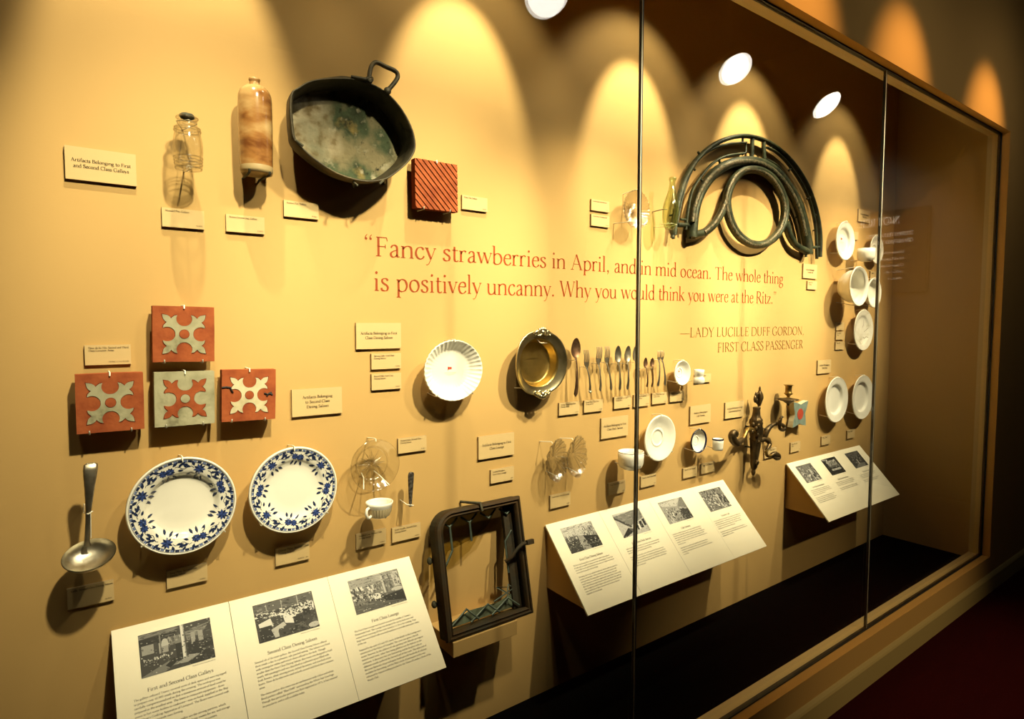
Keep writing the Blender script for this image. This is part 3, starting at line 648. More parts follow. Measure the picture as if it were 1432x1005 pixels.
PH = {
'galley': [('r', 1, (0, 0, 1, 1)), ('r', 0, (0, .12, .5, .3)), ('p', 3, [(0, .02), (.5, .02), (.55, .06), (0, .12)]), ('n', (0, 1, 3, 4), (0, 0, .6, .2), 26, .09, .012), ('r', 4, (.03, .28, .19, .5)), ('r', 1, (.19, .26, .24, .6)), ('r', 5, (.26, .3, .27, .55)), ('r', 3, (.38, .22, .56, .42)), ('n', (2, 4), (.38, .22, .56, .42), 20, .02, .06), ('r', 3, (.27, .1, .29, .6)), ('e', 5, (.34, .36, .05, .14)), ('r', 4, (.30, .40, .38, .6)), ('r', 1, (.03, .55, .5, .75)), ('n', (5, 6), (.04, .60, .46, .66), 34, .012, .022), ('n', (0, 3), (.04, .68, .44, .74), 20, .02, .02), ('r', 0, (.48, .42, .62, .85)), ('r', 6, (.565, 0, .60, .85)), ('r', 4, (.60, 0, .615, .85)), ('r', 0, (.64, .48, 1, 1)), ('p', 3, [(.62, .16), (.98, .10), (.9, .26), (.64, .42)]), ('n', (1, 2, 4), (.64, .1, .96, .36), 26, .07, .015), ('r', 4, (.70, .28, .76, .50)), ('r', 4, (.80, .25, .87, .5)), ('n', (0, 1), (.64, .5, 1, 1), 30, .05, .05), ('p', 3, [(.0, .98), (.36, .78), (.5, .84), (.30, 1), (0, 1)]), ('p', 4, [(.42, .90), (.66, .76), (.80, .80), (.62, .92)]), ('p', 0, [(.32, .86), (.45, .72), (.47, .84), (.38, .94)])],
'saloon': [('r', 1, (0, 0, 1, 1)), ('r', 2, (0, 0, 1, .26)), ('n', (1, 3), (0, 0, 1, .26), 30, .06, .02), ('r', 4, (.2, .06, .215, .3)), ('r', 4, (.45, .03, .465, .3)), ('r', 4, (.72, .02, .74, .3)), ('n', (4, 5, 6, 6), (.02, .24, .98, .42), 90, .035, .03), ('n', (0, 1), (.02, .28, .98, .46), 40, .022, .03), ('p', 6, [(.04, .52), (.24, .44), (.27, .66), (.05, .64)]), ('p', 6, [(.44, .40), (.98, .36), (.98, .50), (.66, .52), (.60, .72), (.46, .66)]), ('n', (5, 6), (.4, .36, .96, .5), 40, .03, .035), ('n', (0,), (.42, .34, .96, .5), 34, .02, .025), ('r', 0, (.04, .62, .24, .98)), ('p', 5, [(.22, .74), (.44, .62), (.47, .72), (.33, .80), (.33, .96), (.26, .96)]), ('r', 0, (.60, .56, .76, .74)), ('r', 0, (.78, .44, .90, .60)), ('n', (0, 1, 2), (.4, .72, .98, 1), 40, .06, .04), ('e', 5, (.92, .90, .1, .07))],
'lounge': [('r', 3, (0, 0, 1, 1)), ('p', 4, [(0, .0), (1, 0), (.6, .30), (0, .36)]), ('n', (2, 3, 5), (0, 0, 1, .3), 50, .10, .012), ('n', (1, 2, 5, 6), (0, .28, .6, .66), 70, .03, .06), ('r', 5, (.62, .10, .66, .62)), ('r', 2, (.66, .12, .70, .6)), ('r', 5, (.84, .06, .98, .5)), ('n', (2, 4), (.68, .1, 1, .5), 40, .02, .07), ('p', 2, [(0, .8), (.55, .60), (1, .66), (1, 1), (0, 1)]), ('n', (1, 2, 3), (0, .72, 1, 1), 40, .09, .02), ('e', 6, (.46, .64, .08, .09)), ('e', 5, (.88, .58, .12, .06)), ('p', 0, [(.55, .70), (.98, .64), (1, .95), (.6, .84)]), ('n', (0, 6), (.05, .55, .6, .8), 40, .02, .03)],
'room': [('r', 4, (0, 0, 1, 1)), ('p', 5, [(0, 0), (1, 0), (.58, .44), (.40, .44), (0, .32)]), ('n', (3, 6), (.02, .02, .95, .24), 24, .10, .01), ('r', 2, (0, .40, .40, .62)), ('n', (1, 3, 6), (0, .3, .38, .6), 34, .015, .07), ('n', (0, 4, 6), (.6, .16, 1, .60), 50, .015, .10), ('p', 1, [(0, .62), (.38, .50), (.42, 1), (0, 1)]), ('p', 0, [(.56, .46), (1, .58), (1, 1), (.66, 1)]), ('p', 4, [(.40, .48), (.54, .48), (.66, 1), (.40, 1)]), ('n', (0, 1, 2), (0, .6, 1, 1), 50, .06, .035), ('n', (4, 5), (0, .56, 1, .96), 26, .03, .016), ('e', 5, (.34, .50, .03, .05))],
'deck': [('r', 5, (0, 0, 1, 1)), ('p', 3, [(0, .10), (.70, .02), (1, .0), (.96, .40), (.40, .62)]), ('n', (2, 4), (.1, .06, .9, .40), 46, .16, .008), ('p', 1, [(0, .10), (.46, .62), (.40, .68), (0, .20)]), ('p', 0, [(.0, .95), (.30, .66), (.40, .86), (.10, 1), (0, 1)]), ('p', 2, [(.30, .66), (.56, .80), (.4, .9)]), ('r', 0, (.60, .62, .66, .84)), ('r', 0, (.74, .52, .84, .80)), ('r', 0, (.88, .46, .96, .74)), ('r', 6, (.66, .44, .72, .84)), ('n', (1, 6), (.55, .46, 1, .8), 18, .012, .06)],
'cafe': [('r', 4, (0, 0, 1, 1)), ('p', 5, [(0, .08), (.9, 0), (.62, .34), (.1, .22)]), ('p', 3, [(.9, 0), (1, 0), (1, .5), (.66, .36)]), ('n', (1, 2, 6), (.12, .36, .78, .66), 60, .02, .05), ('p', 1, [(.66, .48), (1, .56), (1, 1), (.6, 1)]), ('n', (0, 2, 4), (.5, .5, 1, 1), 40, .04, .04), ('r', 6, (.30, .56, .36, .74)), ('p', 5, [(.1, .74), (.3, .66), (.3, 1), (.1, 1)]), ('n', (0, 1, 3), (.1, .62, .6, 1), 34, .025, .05)],
'palm': [('r', 3, (0, 0, 1, 1)), ('n', (0, 1), (0, 0, 1, .42), 60, .02, .10), ('n', (4, 5, 6), (0, .05, 1, .5), 46, .022, .05), ('n', (5, 6), (.1, .42, 1, .95), 60, .045, .05), ('n', (0, 0, 1), (.05, .40, 1, .95), 60, .03, .045), ('r', 5, (.62, .3, .68, .9)), ('n', (0,), (.66, .42, .98, .8), 20, .04, .08)],
'bunk': [('r', 0, (0, 0, 1, 1)), ('p', 4, [(.0, .0), (.4, .06), (.36, .12), (0, .08)]), ('r', 4, (.22, .16, .84, .5)), ('n', (1, 2, 6), (.22, .12, .84, .5), 44, .035, .06), ('r', 2, (.2, .46, .9, .56)), ('r', 5, (.24, .66, .86, .76)), ('n', (0, 4), (.24, .58, .9, .78), 20, .06, .02), ('r', 0, (0, .8, 1, 1))],
'hall': [('r', 1, (0, 0, 1, 1)), ('p', 2, [(0, 0), (1, 0), (.7, .34), (.2, .3)]), ('n', (0, 1, 3), (0, .0, 1, .4), 50, .05, .03), ('n', (4, 5), (.2, .3, .8, .7), 30, .025, .05), ('n', (0, 1, 2), (.1, .3, 1, .9), 60, .03, .06), ('p', 3, [(.1, .98), (.4, .74), (.9, .78), (.8, 1)]), ('r', 5, (.47, .5, .52, .8))],
}
TX = {
'galley': ("The galleys onboard Titanic covered acres of deck space and were equipped to prepare over 62,000 meals during the crossing. The workspace was carefully compartmentalized so that a maximum amount of food could be prepared in the smallest area. The latest in restaurant equipment_from ovens to hot water boilers to cookware_was on hand, supplied to the Ship by Wilson's Cooking Apparatus of Liverpool. The floors were covered with grooved tiles to provide sure footing.",
           "Just outside this view of the main galley are the serving pantries, which included specialized rooms for silver and china; rooms for ice, and storage bins for the tons of coal needed to heat the ovens, and roasters."),
'saloon': ("Situated aft of the main galleys, the Second Class Dining Saloon offered three meals a day in a pleasant, oak-paneled setting. The Saloon was fitted with rectangular tables and swivel chairs affixed to the deck. Though smaller than the First Class Dining Saloon, this room was designed to hold nearly 400 passengers and was described as a pleasant space filled with fresh flowers, silver serving pieces, etched decanters, and starched white linens. Fleur de lis tiles were used in both second and third class common areas.",
           "The china used in this room was an earthenware with a blue and white floral pattern called <Blue Delft> surrounding the White Star Line logo. Though this particular pattern was first registered in 1875, it has retained its popularity and is still available today."),
'lounge': ("The First Class Lounge was located towards the middle of Titanic's Promenade Deck. The Lounge was designed for use by both men and women from morning till the room closed at 11:30 in the evening. Four large bays were fitted with oversized windows to provide panoramic views of the sea.",
           "Inspired by the style of Louis XV, many of the details in the Lounge were reminiscent of the Palace of Versailles. The room was given a British accent, however, by the addition of oak paneling with delicate carvings in natural wood tones, rather than being gilded as was the fashion on the continent. A decorative but non-functioning marble fireplace with an elaborate mantle anchored the forward end of the room. The other end of the room featured a large mahogany bookcase with hundreds of volumes available for borrowing, and the Ship's stock of permanent works was enhanced by topical reading provided by the Times of London's Book of the Month Club."),
'room': ("The First Class Dining Saloon occupied the full width of the middle of D-Deck and was capable of seating more than 500 passengers. If First Class was not full, Second and third dining saloons were set. Tables were dressed in the style that passed in the best hotels.",
         "The dining Saloon was outfitted in white oak and the walls were painted in a simple, Jacobean style. Tables in small alcoves lined the painted walls among paneling. The dining tables were set with fine linen, silver and crystal. Seating was in oak chairs upholstered in green leather. Guests could dine with friends and enjoy themselves while they talked of days spent on deck. At eight the orchestra began to play and all rooms were filled with music and the hum of light conversation with the diners that have delightfully all come through."),
'deck': ("Light refreshments of tea, bouillon, and crackers were served on the deck. Stewards in white coats brought hot cups and saucers to passengers who rested in deck chairs on the promenade of the Ship.",
         "From their deck chairs they could see the sea and talk. The deck chairs on the open decks were rented for the crossing along with steamer rugs. White Star Line china was used for such service on all of the Ships in the fleet and most of the pieces were plain with a gilt edge so that they could be easily carried by the stewards."),
'cafe': ("Located just outside the restaurant on the starboard side of Bridge Deck, this sunlit room was made to look like a sidewalk cafe in Paris. Wicker chairs surrounded small round tables while ivy and other plants climbed up the trellis on the walls. The cafe was a novelty and very popular with the younger set. Passengers came for coffee late in the evening after dinner or to be seen by friends.",
         "Light meals were served here and it shared the same kitchen with the restaurant. The wide windows could be opened up on fine days, so passengers could enjoy the view and sea air. It was the only room of its kind on any Ship."),
'palm': ("The Veranda Cafe was at the aft end of the Promenade Deck. Sunlight came in through large windows and sliding doors that were kept open to the sea. Palms and climbing plants were trained on trellis work. White wicker chairs and round tables filled the checkered floor. Children were often found playing in the room on the starboard side.",
         "Light refreshments were served all through the day and the room was cheerful and bright. Its ironwork and bench ends were cast in bronze with mouldings of leaves and ribbon."),
'bunk': ("Passengers slept in cabins for two, four or six people. The rooms were plain but clean and the berths had mattresses and blankets marked with the flag of the line. There was a basin in most of the rooms and electric light.",
         "Meals were served at long tables in sittings. For many of the passengers the food was better than they had known at home, with fresh bread and fruit."),
'hall': ("The public rooms were paneled in pine and finished in white enamel, with furniture of teak. The room was a gathering place for passengers from many lands. Music was played here on most evenings.",
         "Plain white china with the red flag of the line was used on the tables and the plates were heavy so they would not slide in a rough sea."),
'smoke': ("The First Class Smoking Room was a place for gentlemen to enjoy cards and cigars after dinner. The walls were paneled with mahogany and inlaid with mother of pearl. Sconces of bronze in the shape of torches lit the room and the floor was laid with blue and red tiles.",
          "A fire burned in a marble hearth with a painting over the mantle. Leather chairs were set around small tables with raised edges. Stained glass windows were lit from behind and showed ships and harbours. The room was closed at midnight and the bar service was at hand all evening."),
}
def reading_rail(x0, x1, ztop, label, cols, seps):
    root = thing('reading_rail', label, 'information panel', (x0, 0, H + ztop), 'sloped reading rails')
    w = x1 - x0
    o0 = Vector((0, -.008, -.004))
    def fn(u, v, h): return o0 + Vector((u, 0, 0)) + DV * v + NB * h
    T = .006
    mb = MB()
    poly = [(0, 0), (w, 0), (w, LB), (0, LB)]
    mb.add([fn(u, v, 0) for u, v in poly], [(0, 1, 2, 3)], 0, False)
    mb.add([fn(u, v, k) for k in (0, -T) for u, v in poly], [(0, 1, 5, 4), (1, 2, 6, 5), (2, 3, 7, 6), (3, 0, 4, 7), (4, 5, 6, 7)], 0, False)
    for s, sw in seps:
        u = s - x0; mb.add([fn(u - sw, 0, .0003), fn(u + sw, 0, .0003), fn(u + sw, LB, .0003), fn(u - sw, LB, .0003)], [(0, 1, 2, 3)], 1, False)
    phs = []
    for (cx, key, head, tkey) in cols:
        u0 = cx - x0
        tf = lambda a, b_, k: fn(a, -b_, k)
        text(mb, head, u0 + .0785, -.1605, .0122, tf, 1, 2, 9, 3.6, align='c')
        text(mb, 'Photograph courtesy of the archive collection', u0 + .156, -.1345, .0030, tf, 1, 1, 9, 5, align='r')
        v = .1735; em = .0069
        for para in TX[tkey]:
            for l in wrap(para, em, .196):
                text(mb, l, u0 - .019, -v, em, tf, 1, 1, 9.5, 4.5, h=.0004); v += .0088
            v += .0075
        phs.append((u0, key))
    bd = mb.build('panel_board', [m_board, m_ink], root)
    for i, (u0, key) in enumerate(phs):
        print_photo('photograph', None, bd, fn, u0, .028, .157, .1005, PH[key], len(key) * 7 + i)
    mb = MB()
    pr = [(0, -.012), (0, -.246), (-.205, -.250), (-.214, -.240)]
    rings(mb, [[(x, y, z) for y, z in pr] for x in (.014, w - .014)], 0, True, True, True, False)
    mb.build('bracket', m_wall, root)
    return root
reading_rail(.052, .834, -.729, 'ivory reading rail with three photographs, lower left beside the leaded window frame',
             [(.104, 'galley', 'First and Second Class Galleys', 'galley'), (.364, 'saloon', 'Second Class Dining Saloon', 'saloon'), (.626, 'lounge', 'First Class Lounge', 'lounge')], ((.310, .0006), (.573, .0004)))
reading_rail(1.388, 2.477, -.740, 'ivory reading rail with four photographs, crossed by the dark glass joint',
             [(1.441, 'room', 'First Class Dining Saloon', 'room'), (1.713, 'deck', 'First Class Deck Service', 'deck'), (1.987, 'cafe', 'Caf\u00e9 Parisien', 'cafe'), (2.265, 'palm', 'Veranda Caf\u00e9', 'palm')], ((1.658, .0004), (1.946, .0004), (2.236, .0002)))
reading_rail(3.036, 3.859, -.741, 'ivory reading rail with three photographs, farthest right in the case',
             [(3.087, 'palm', 'First Class Smoking Room', 'smoke'), (3.355, 'bunk', 'Third Class Dining Room', 'bunk'), (3.630, 'hall', 'Third Class Cabins', 'hall')], ())

# ------------------------------------------------------------------ round ware hung on the wall
def ware(root, name, R, prof, mats, seg=64, thick=.004, mod=None, M=FACE, decor=None, steps=3):
    """prof: (r/R, height) from centre to rim, height 0 = rim plane, toward the viewer positive"""
    mb = MB()
    pr = []
    for (a, ha), (b_, hb) in zip(prof, prof[1:]):
        for k in range(steps): t = k / steps; pr.append((a + (b_ - a) * t, ha + (hb - ha) * t))
    pr.append(prof[-1])
    fr = [(max(r, .004) * R, h) for r, h in pr]
    bk = [(max(r, .004) * R + (thick * .35 if r > .5 else 0), h - thick) for r, h in reversed(pr)]
    lathe(mb, fr + bk, seg, M, 0, True, True, mod)
    if decor: decor(mb, R, lambda r: interp(prof, r / R))
    return mb.build(name, mats, root)

def rim_pins(root, R, s, angs=(90, 222, 318), rx=1., drop=.0):
    for a in angs:
        c, sn = math.cos(rad(a)) * rx, math.sin(rad(a))
        pin(root, [(c * R * .97, s, sn * R * .97), (c * (R + .003), .012, sn * (R + .003)), (c * (R + .003), -.003, sn * (R + .003)), (c * R * .95, -.004, sn * R * .95)])

def plate_thing(px, py, hpx, s, name, label, cat, prof, mats, group=None, rot=(0, 0, 0), seg=64, thick=.004, mod=None, decor=None, part='dish', pins=(90, 222, 318), foot=True):
    loc = W(px, py, s); R = hpx / 2 * pxm(px, py, s)
    root = thing(name, label, cat, loc, group)
    o = ware(root, part, R, prof, mats, seg, thick, mod, FACE, decor)
    o.rotation_euler = rot
    if pins: rim_pins(root, R, s, pins)
    return root, R

SOUP = [(0, -.024), (.50, -.0235), (.60, -.021), (.68, -.0095), (.72, -.0075), (.96, -.0015), (.985, 0), (1, -.0012)]
FLAT = [(0, -.017), (.56, -.0165), (.64, -.013), (.71, -.0075), (.96, -.001), (.985, 0), (1, -.001)]
SAUC = [(0, -.021), (.33, -.021), (.345, -.0185), (.39, -.0185), (.40, -.0195), (.62, -.014), (.86, -.004), (.97, 0), (1, -.001)]

# --- blue and white plates
def blue_decor(phase, n=8, inner=.70):
    def dec(mb, R, hf):
        rnd = random.Random(5)
        def put(x, y, mat):                  # point on the glaze
            r = math.hypot(x, y); return UVH(x * R, y * R, hf(min(r, .999) * R) + .0006)
        def ell(cx, cy, a, b_, ang, mat, n_=8):
            c, s_ = math.cos(ang), math.sin(ang)
            mb.add([put(cx, cy, mat)] + [put(cx + a * math.cos(t) * c - b_ * math.sin(t) * s_, cy + a * math.cos(t) * s_ + b_ * math.sin(t) * c, mat) for t in [2 * PI * i / n_ for i in range(n_)]],
                   [(0, i + 1, (i + 1) % n_ + 1) for i in range(n_)], mat, False)
        def leaf(cx, cy, L_, w, ang, mat):
            c, s_ = math.cos(ang), math.sin(ang)
            pts = [(0, 0), (.35, .5), (.7, .38), (1, 0), (.7, -.38), (.35, -.5)]
            mb.add([put(cx + (a * L_) * c - (b_ * w) * s_, cy + (a * L_) * s_ + (b_ * w) * c, mat) for a, b_ in pts], [(0, 1, 2, 3), (0, 3, 4, 5)], mat, False)
        for i in range(64):                  # beaded border band
            a0, a1 = 2 * PI * i / 64, 2 * PI * (i + (.72 if i % 2 else .86)) / 64
            for ra, rb, mt in ((.905, .945, 1 if i % 2 else 2),):
                mb.add([put(ra * math.cos(a0), ra * math.sin(a0), 1), put(ra * math.cos(a1), ra * math.sin(a1), 1), put(rb * math.cos(a1), rb * math.sin(a1), 1), put(rb * math.cos(a0), rb * math.sin(a0), 1)], [(0, 1, 2, 3)], 2 if i % 2 == 0 else 3, False)
        for rr, wdt in ((.897, .004), (.953, .004)):
            for i in range(96):
                a0, a1 = 2 * PI * i / 96, 2 * PI * (i + 1) / 96
                mb.add([put(q * math.cos(a), q * math.sin(a), 1) for q, a in ((rr, a0), (rr, a1), (rr + wdt * 2, a1), (rr + wdt * 2, a0))], [(0, 1, 2, 3)], 2, False)
        for k in range(n):
            A = phase + 2 * PI * k / n
            def at(r, da): return (r * math.cos(A + da), r * math.sin(A + da))
            big = k % 2 == 0
            for (r, da, q) in ((.755, -.06, .070), (.78, .11, .064)) if big else ((.79, .02, .068),):
                x, y = at(r, da)
                for j in range(9): leaf(x, y, q * (1.75 if not big else 1.3), q * .75, j * 2 * PI / 9 + A, 1 if j % 2 else 2)
                ell(x, y, q * .85, q * .85, 0, 1); ell(x, y, q * .36, q * .36, 0, 3); ell(x, y, q * .18, q * .18, 0, 2)
            for (r, da, L_, w, dirn) in ((.70, .14, .12, .05, A + 2.6), (.66, -.1, .10, .05, A + 3.6), (.83, .16, .11, .05, A + .9), (.84, -.14, .12, .05, A - .9), (.68, .02, .11, .045, A + 3.1),
                                         (.80, .24, .12, .045, A + 1.8), (.86, .30, .10, .04, A + 2.2), (.78, .34, .09, .04, A + 1.0), (.80, -.26, .11, .045, A - 1.4), (.74, -.24, .09, .04, A - 2.2), (.85, -.32, .10, .04, A - 1.2)):
                x, y = at(r, da); leaf(x, y, L_ * 1.2, w * 1.15, dirn + rnd.uniform(-.3, .3), 2)
            prev = None
            for i in range(9):               # thin vine between the sprays
                da = .16 + i * .055; x, y = at(.79 + .035 * math.sin(i * 1.1), da)
                if prev: 
                    dx, dy = x - prev[0], y - prev[1]; d = math.hypot(dx, dy); nx, ny = -dy / d * .005, dx / d * .005
                    mb.add([put(prev[0] + nx, prev[1] + ny, 2), put(x + nx, y + ny, 2), put(x - nx, y - ny, 2), put(prev[0] - nx, prev[1] - ny, 2)], [(0, 1, 2, 3)], 2, False)
                prev = (x, y)
    return dec
MP = [m_white, m_blue, m_blued, m_bluel]
GB = 'blue and white plates'
plate_thing(257, 707.5, 135, .058, 'soup_plate', 'deep blue and white floral plate beside the ladle, the larger left one', 'plate', SOUP, MP, GB, decor=blue_decor(.35), part='china')
plate_thing(412.5, 685, 119, .058, 'dinner_plate', 'flat blue and white floral plate, nearer the round glass dish', 'plate', FLAT, MP, GB, decor=blue_decor(-.15), part='china')

# --- plain white china
GW = 'plain white plates on the right'
plate_thing(1171, 558.8, 62.6, .05, 'dinner_plate', 'plain white rimmed plate with thin gold edge, left one of the lower pair', 'plate', SOUP, [m_white, m_gold], GW, part='china')
plate_thing(1207.3, 555.2, 60.8, .05, 'dinner_plate', 'plain white rimmed plate right beside the glass joint, right one of the lower pair', 'plate', SOUP, [m_white, m_gold], GW, part='china')
m_crack = mat('brown crack stain', (.20, .15, .09), .6)
def crack_decor(mb, R, hf):
    rnd = random.Random(2)
    for path in (((-.1, -.55), (.0, -.42), (.05, -.5)), ((.2, -.35), (.35, -.42), (.5, -.34), (.6, -.38)), ((.1, .1), (.25, .3), (.2, .5)), ((.3, -.1), (.5, 0), (.65, .1)), ((-.2, -.55), (-.12, -.7))):
        for (a, b_), (c, d) in zip(path, path[1:]):
            k = math.hypot(c - a, d - b_); nx, ny = -(d - b_) / k * .012, (c - a) / k * .012
            mb.add([UVH(x * R, y * R, hf(math.hypot(x, y) * R) + .0006) for x, y in ((a + nx, b_ + ny), (c + nx, d + ny), (c - nx, d - ny), (a - nx, b_ - ny))], [(0, 1, 2, 3)], 1, False)
plate_thing(1208.5, 461.3, 56.7, .05, 'saucer_plate', 'stained white plate with brown cracks, under the deep bowl', 'plate', FLAT, [m_aged, m_crack], GW, decor=crack_decor, part='china')
def flag_decor(size=.10, cy=.1, both=True):
    def dec(mb, R, hf):
        h = hf(0) + .0007; z0 = cy * R; k = size * R
        def P(x, y): return UVH(x * k, z0 + y * k, h)
        mb.add([P(-.9, -.5), P(.9, -.35), P(.45, .05), P(.9, .45), P(-.9, .6)], [(0, 1, 2), (0, 2, 4), (2, 3, 4)], 1, False)
        mb.add([P(-1.02, -1.0), P(-.9, -1.0), P(-.9, .75), P(-1.02, .75)], [(0, 1, 2, 3)], 1, False)
        mb.add([UVH(x * k * .22 - .25 * k, z0 + (y * .22 + .06) * k, h + .0002) for x, y in [(math.cos(PI / 2 + i * PI / 5) * (1 if i % 2 == 0 else .42), math.sin(PI / 2 + i * PI / 5) * (1 if i % 2 == 0 else .42)) for i in range(10)]], [tuple(range(10))], 0, False)
        if both:
            text(mb, 'OCEANIC STEAM', 0, z0 - 2.0 * k, k * .7, lambda u, v, hh: UVH(u, v, h), 2, 1, 10, 5, align='c')
            text(mb, 'NAVIGATION', 0, z0 - 2.7 * k, k * .6, lambda u, v, hh: UVH(u, v, h), 2, 1, 10, 5, align='c')
    return dec
m_flagred = mat('red flag transfer', (.48, .035, .015), .2)
m_greytext = mat('grey transfer lettering', (.36, .33, .25), .3)
MF = [m_white, m_flagred, m_greytext]
plate_thing(1183, 336.5, 53.7, .05, 'dinner_plate', 'white plate with a tiny red flag mark, topmost of the right hand china', 'plate', SOUP, MF, GW, decor=flag_decor(.09, .12), part='china')
plate_thing(1227, 348.5, 40, .045, 'saucer', 'white saucer partly behind the upper cup at the glass joint', 'saucer', SAUC, [m_white], part='china')
plate_thing(924.3, 612.4, 63.7, .05, 'saucer', 'large plain white saucer right of the wide white cup', 'saucer', SAUC, [m_white], part='china')
plate_thing(955.2, 521.3, 34.6, .05, 'saucer', 'little white saucer between the small forks and the egg cup', 'saucer', SAUC, MF, decor=flag_decor(.10, .1, False), part='china')
NAV = SAUC[:-3] + [(.86, -.006)]
r_, R_ = plate_thing(978, 616.6, 33.4, .05, 'saucer', 'small white saucer with a navy blue rim', 'saucer', NAV + [(.92, -.004)], [m_white], part='china')
mb = MB(); lathe(mb, [(.90 * R_, -.0045), (.93 * R_, -.0005), (1.0 * R_, .001), (1.015 * R_, -.002), (.97 * R_, -.0085), (.90 * R_, -.0085)], 48, FACE); mb.build('navy_rim', m_navy, r_)

def bowl_on_wall(px, py, hpx, s, depth, label, foot=.5):
    loc = W(px, py, s); R = hpx / 2 * pxm(px, py, s)
    root = thing('bowl', label, 'bowl', loc)
    prof = [(0, -depth), (.55, -depth), (.70, -depth * .86), (.82, -depth * .55), (.86, -depth * .12), (.98, -.001), (1, 0)]
    ware(root, 'china', R, prof, [m_white], 56, .006)
    mb = MB(); lathe(mb, [(R * foot, -depth - .004), (R * foot * 1.02, -depth - .016), (R * foot * .9, -depth - .016)], 40, FACE); mb.build('foot_ring', m_white, root)
    pin(root, [(0, s, -R * .8), (0, -.002, -R * 1.02), (0, -.004, -R * .97)]); pin(root, [(0, s, R * .9), (0, .0, R * 1.02), (0, -.003, R * .97)])
bowl_on_wall(1202.4, 400, 54.6, .125, .080, 'deep white bowl opening outward, largest piece of the right hand china')
bowl_on_wall(1223.5, 409, 41, .075, .040, 'smaller white bowl half behind the deep bowl at the glass joint')

# --- upright cups (axis vertical)
def cup_thing(px, ytop, ybot, wpx, s, name, label, cat, prof, mats, handle=None, rim=None, seg=48, mod=None, extra=None, wall=.003, pins=True):
    """prof: (r/R, z/height) outside profile from foot to lip"""
    zt, zb = W(px, ytop, s), W(px, ybot, s); hgt = zt.z - zb.z
    k = (W(px + 5, ytop, s) - W(px - 5, ytop, s)).length / 10
    F = (W(px, (ytop + ybot) / 2, s) - CAM).normalized()
    R = wpx / 2 * (W(px, ytop, s) - CAM).dot(FWD) / F_PX
    root = thing(name, label, cat, (zt.x, -s, zb.z))
    mb = MB()
    out = [(r * R, z * hgt) for r, z in prof]
    inn = [(max(r * R - wall, .0008), max(z * hgt, wall)) for r, z in reversed(prof)]
    lathe(mb, out + inn, seg, IDM, 0, True, True, mod)
    mb.build('bowl', mats[0], root)
    if rim:
        mb = MB(); lathe(mb, [(R * 1.0, hgt * (1 - rim)), (R * 1.02, hgt * (1 - rim * .5)), (R * 1.02, hgt * 1.01), (R * .93, hgt * 1.01), (R * .92, hgt * (1 - rim))], seg); mb.build('rim_band', mats[1], root)
    if handle:
        mb = MB(); tube(mb, [(x * R, y * R, z * hgt) for x, y, z in catmull(handle[0], 5)], handle[1] * R, 8); mb.build('handle', mats[0], root)
    if pins: pin(root, [(0, s, hgt * .15), (0, R * .6, hgt * .1), (0, 0, -.002), (R * .3, -R * .5, -.002)])
    return root, R, hgt
CUP = [(.55, 0), (.60, .015), (.62, .07), (.86, .13), (.97, .32), (1.0, .62), (1.0, 1.0)]
r_, R_, h_ = cup_thing(882.3, 630.5, 655.5, 36, .085, 'cup', 'wide white cup with a thin gilt rim, crossed by the dark glass joint', 'cup', CUP, [m_white])
mb = MB(); lathe(mb, [(R_ * 1.001, h_ * .95), (R_ * 1.006, h_ * .965), (R_ * 1.001, h_ * .98)], 48); mb.build('gilt_line', m_gold, r_)
r_, R_, h_ = cup_thing(1211.6, 347.5, 365.5, 23, .085, 'cup', 'white cup in front of the saucer, right of the topmost plate', 'cup', CUP, [m_white], handle=(((.95, .2, .85), (1.5, .5, .8), (1.5, .5, .4), (.95, .2, .3)), .10))
cup_thing(1004, 613, 629, 15.6, .085, 'cup', 'small white cup with navy rim, left of the bronze sconce', 'cup', [(.8, 0), (.88, .02), (.92, .2), (.97, .6), (1, 1)], [m_white, m_navy], handle=(((.9, .35, .85), (1.2, .8, .8), (1.2, .8, .3), (.85, .3, .2)), .11), rim=.13)
cup_thing(977.6, 516.5, 535.7, 16, .07, 'egg_cup', 'little white double ended egg cup right of the small saucer', 'egg cup', [(.86, 0), (.98, .06), (1, .25), (.9, .42), (.66, .50), (.82, .58), (.88, .8), (.9, 1)], [m_white])
def flute(a, r, z): return (r * (1 + (.03 * math.cos(26 * a) if z > .002 else 0)), z)
r_, R_, h_ = cup_thing(530.5, 701, 721.5, 38, .085, 'handled_cup', 'small ribbed white cup with a loop handle, under the round glass dish', 'cup', [(.62, 0), (.70, .05), (.80, .30), (.88, .62), (.93, .70), (.97, .86), (1, 1)], [m_white], handle=(((-.85, -.2, .75), (-1.15, -.45, .72), (-1.22, -.5, .4), (-1.0, -.35, .12), (-.75, -.25, .2)), .11))
mb = MB(); lathe(mb, [(R_ * .715, h_ * .06), (R_ * .825, h_ * .30), (R_ * .90, h_ * .60), (R_ * .905, h_ * .64)], 104, IDM, 0, False, False, lambda a, r, z: (r * (1 + .025 * math.cos(26 * a)), z)); mb.build('ribbed_band', m_stub, r_)

# --- scalloped oval dish
loc = W(635.7, 518, .062); Rz = 84 / 2 * pxm(636, 518, .06); kx = 1.10
root = thing('scalloped_dish', 'oval white dish with a crimped edge and small red flag mark', 'dish', loc)
def scal(a, r, z):
    t = r / Rz
    w = min(max((t - .55) / .40, 0), 1)
    return (r * (1 + .016 * w * abs(math.sin(19 * a)) ** .6 - .008 * w), z + .0006 * w * math.cos(38 * a))
prof = [(0, -.028), (.62, -.0275), (.68, -.025), (.78, -.016), (.9, -.007), (.97, -.001), (1, 0)]
ware(root, 'china', Rz, prof, [m_white, m_flagred, m_greytext], 304, .004, scal, FACE @ Matrix.Diagonal((kx, 1, 1, 1)), flag_decor(.085, .06, True))
rim_pins(root, Rz, .062, (90, 232, 308), kx)

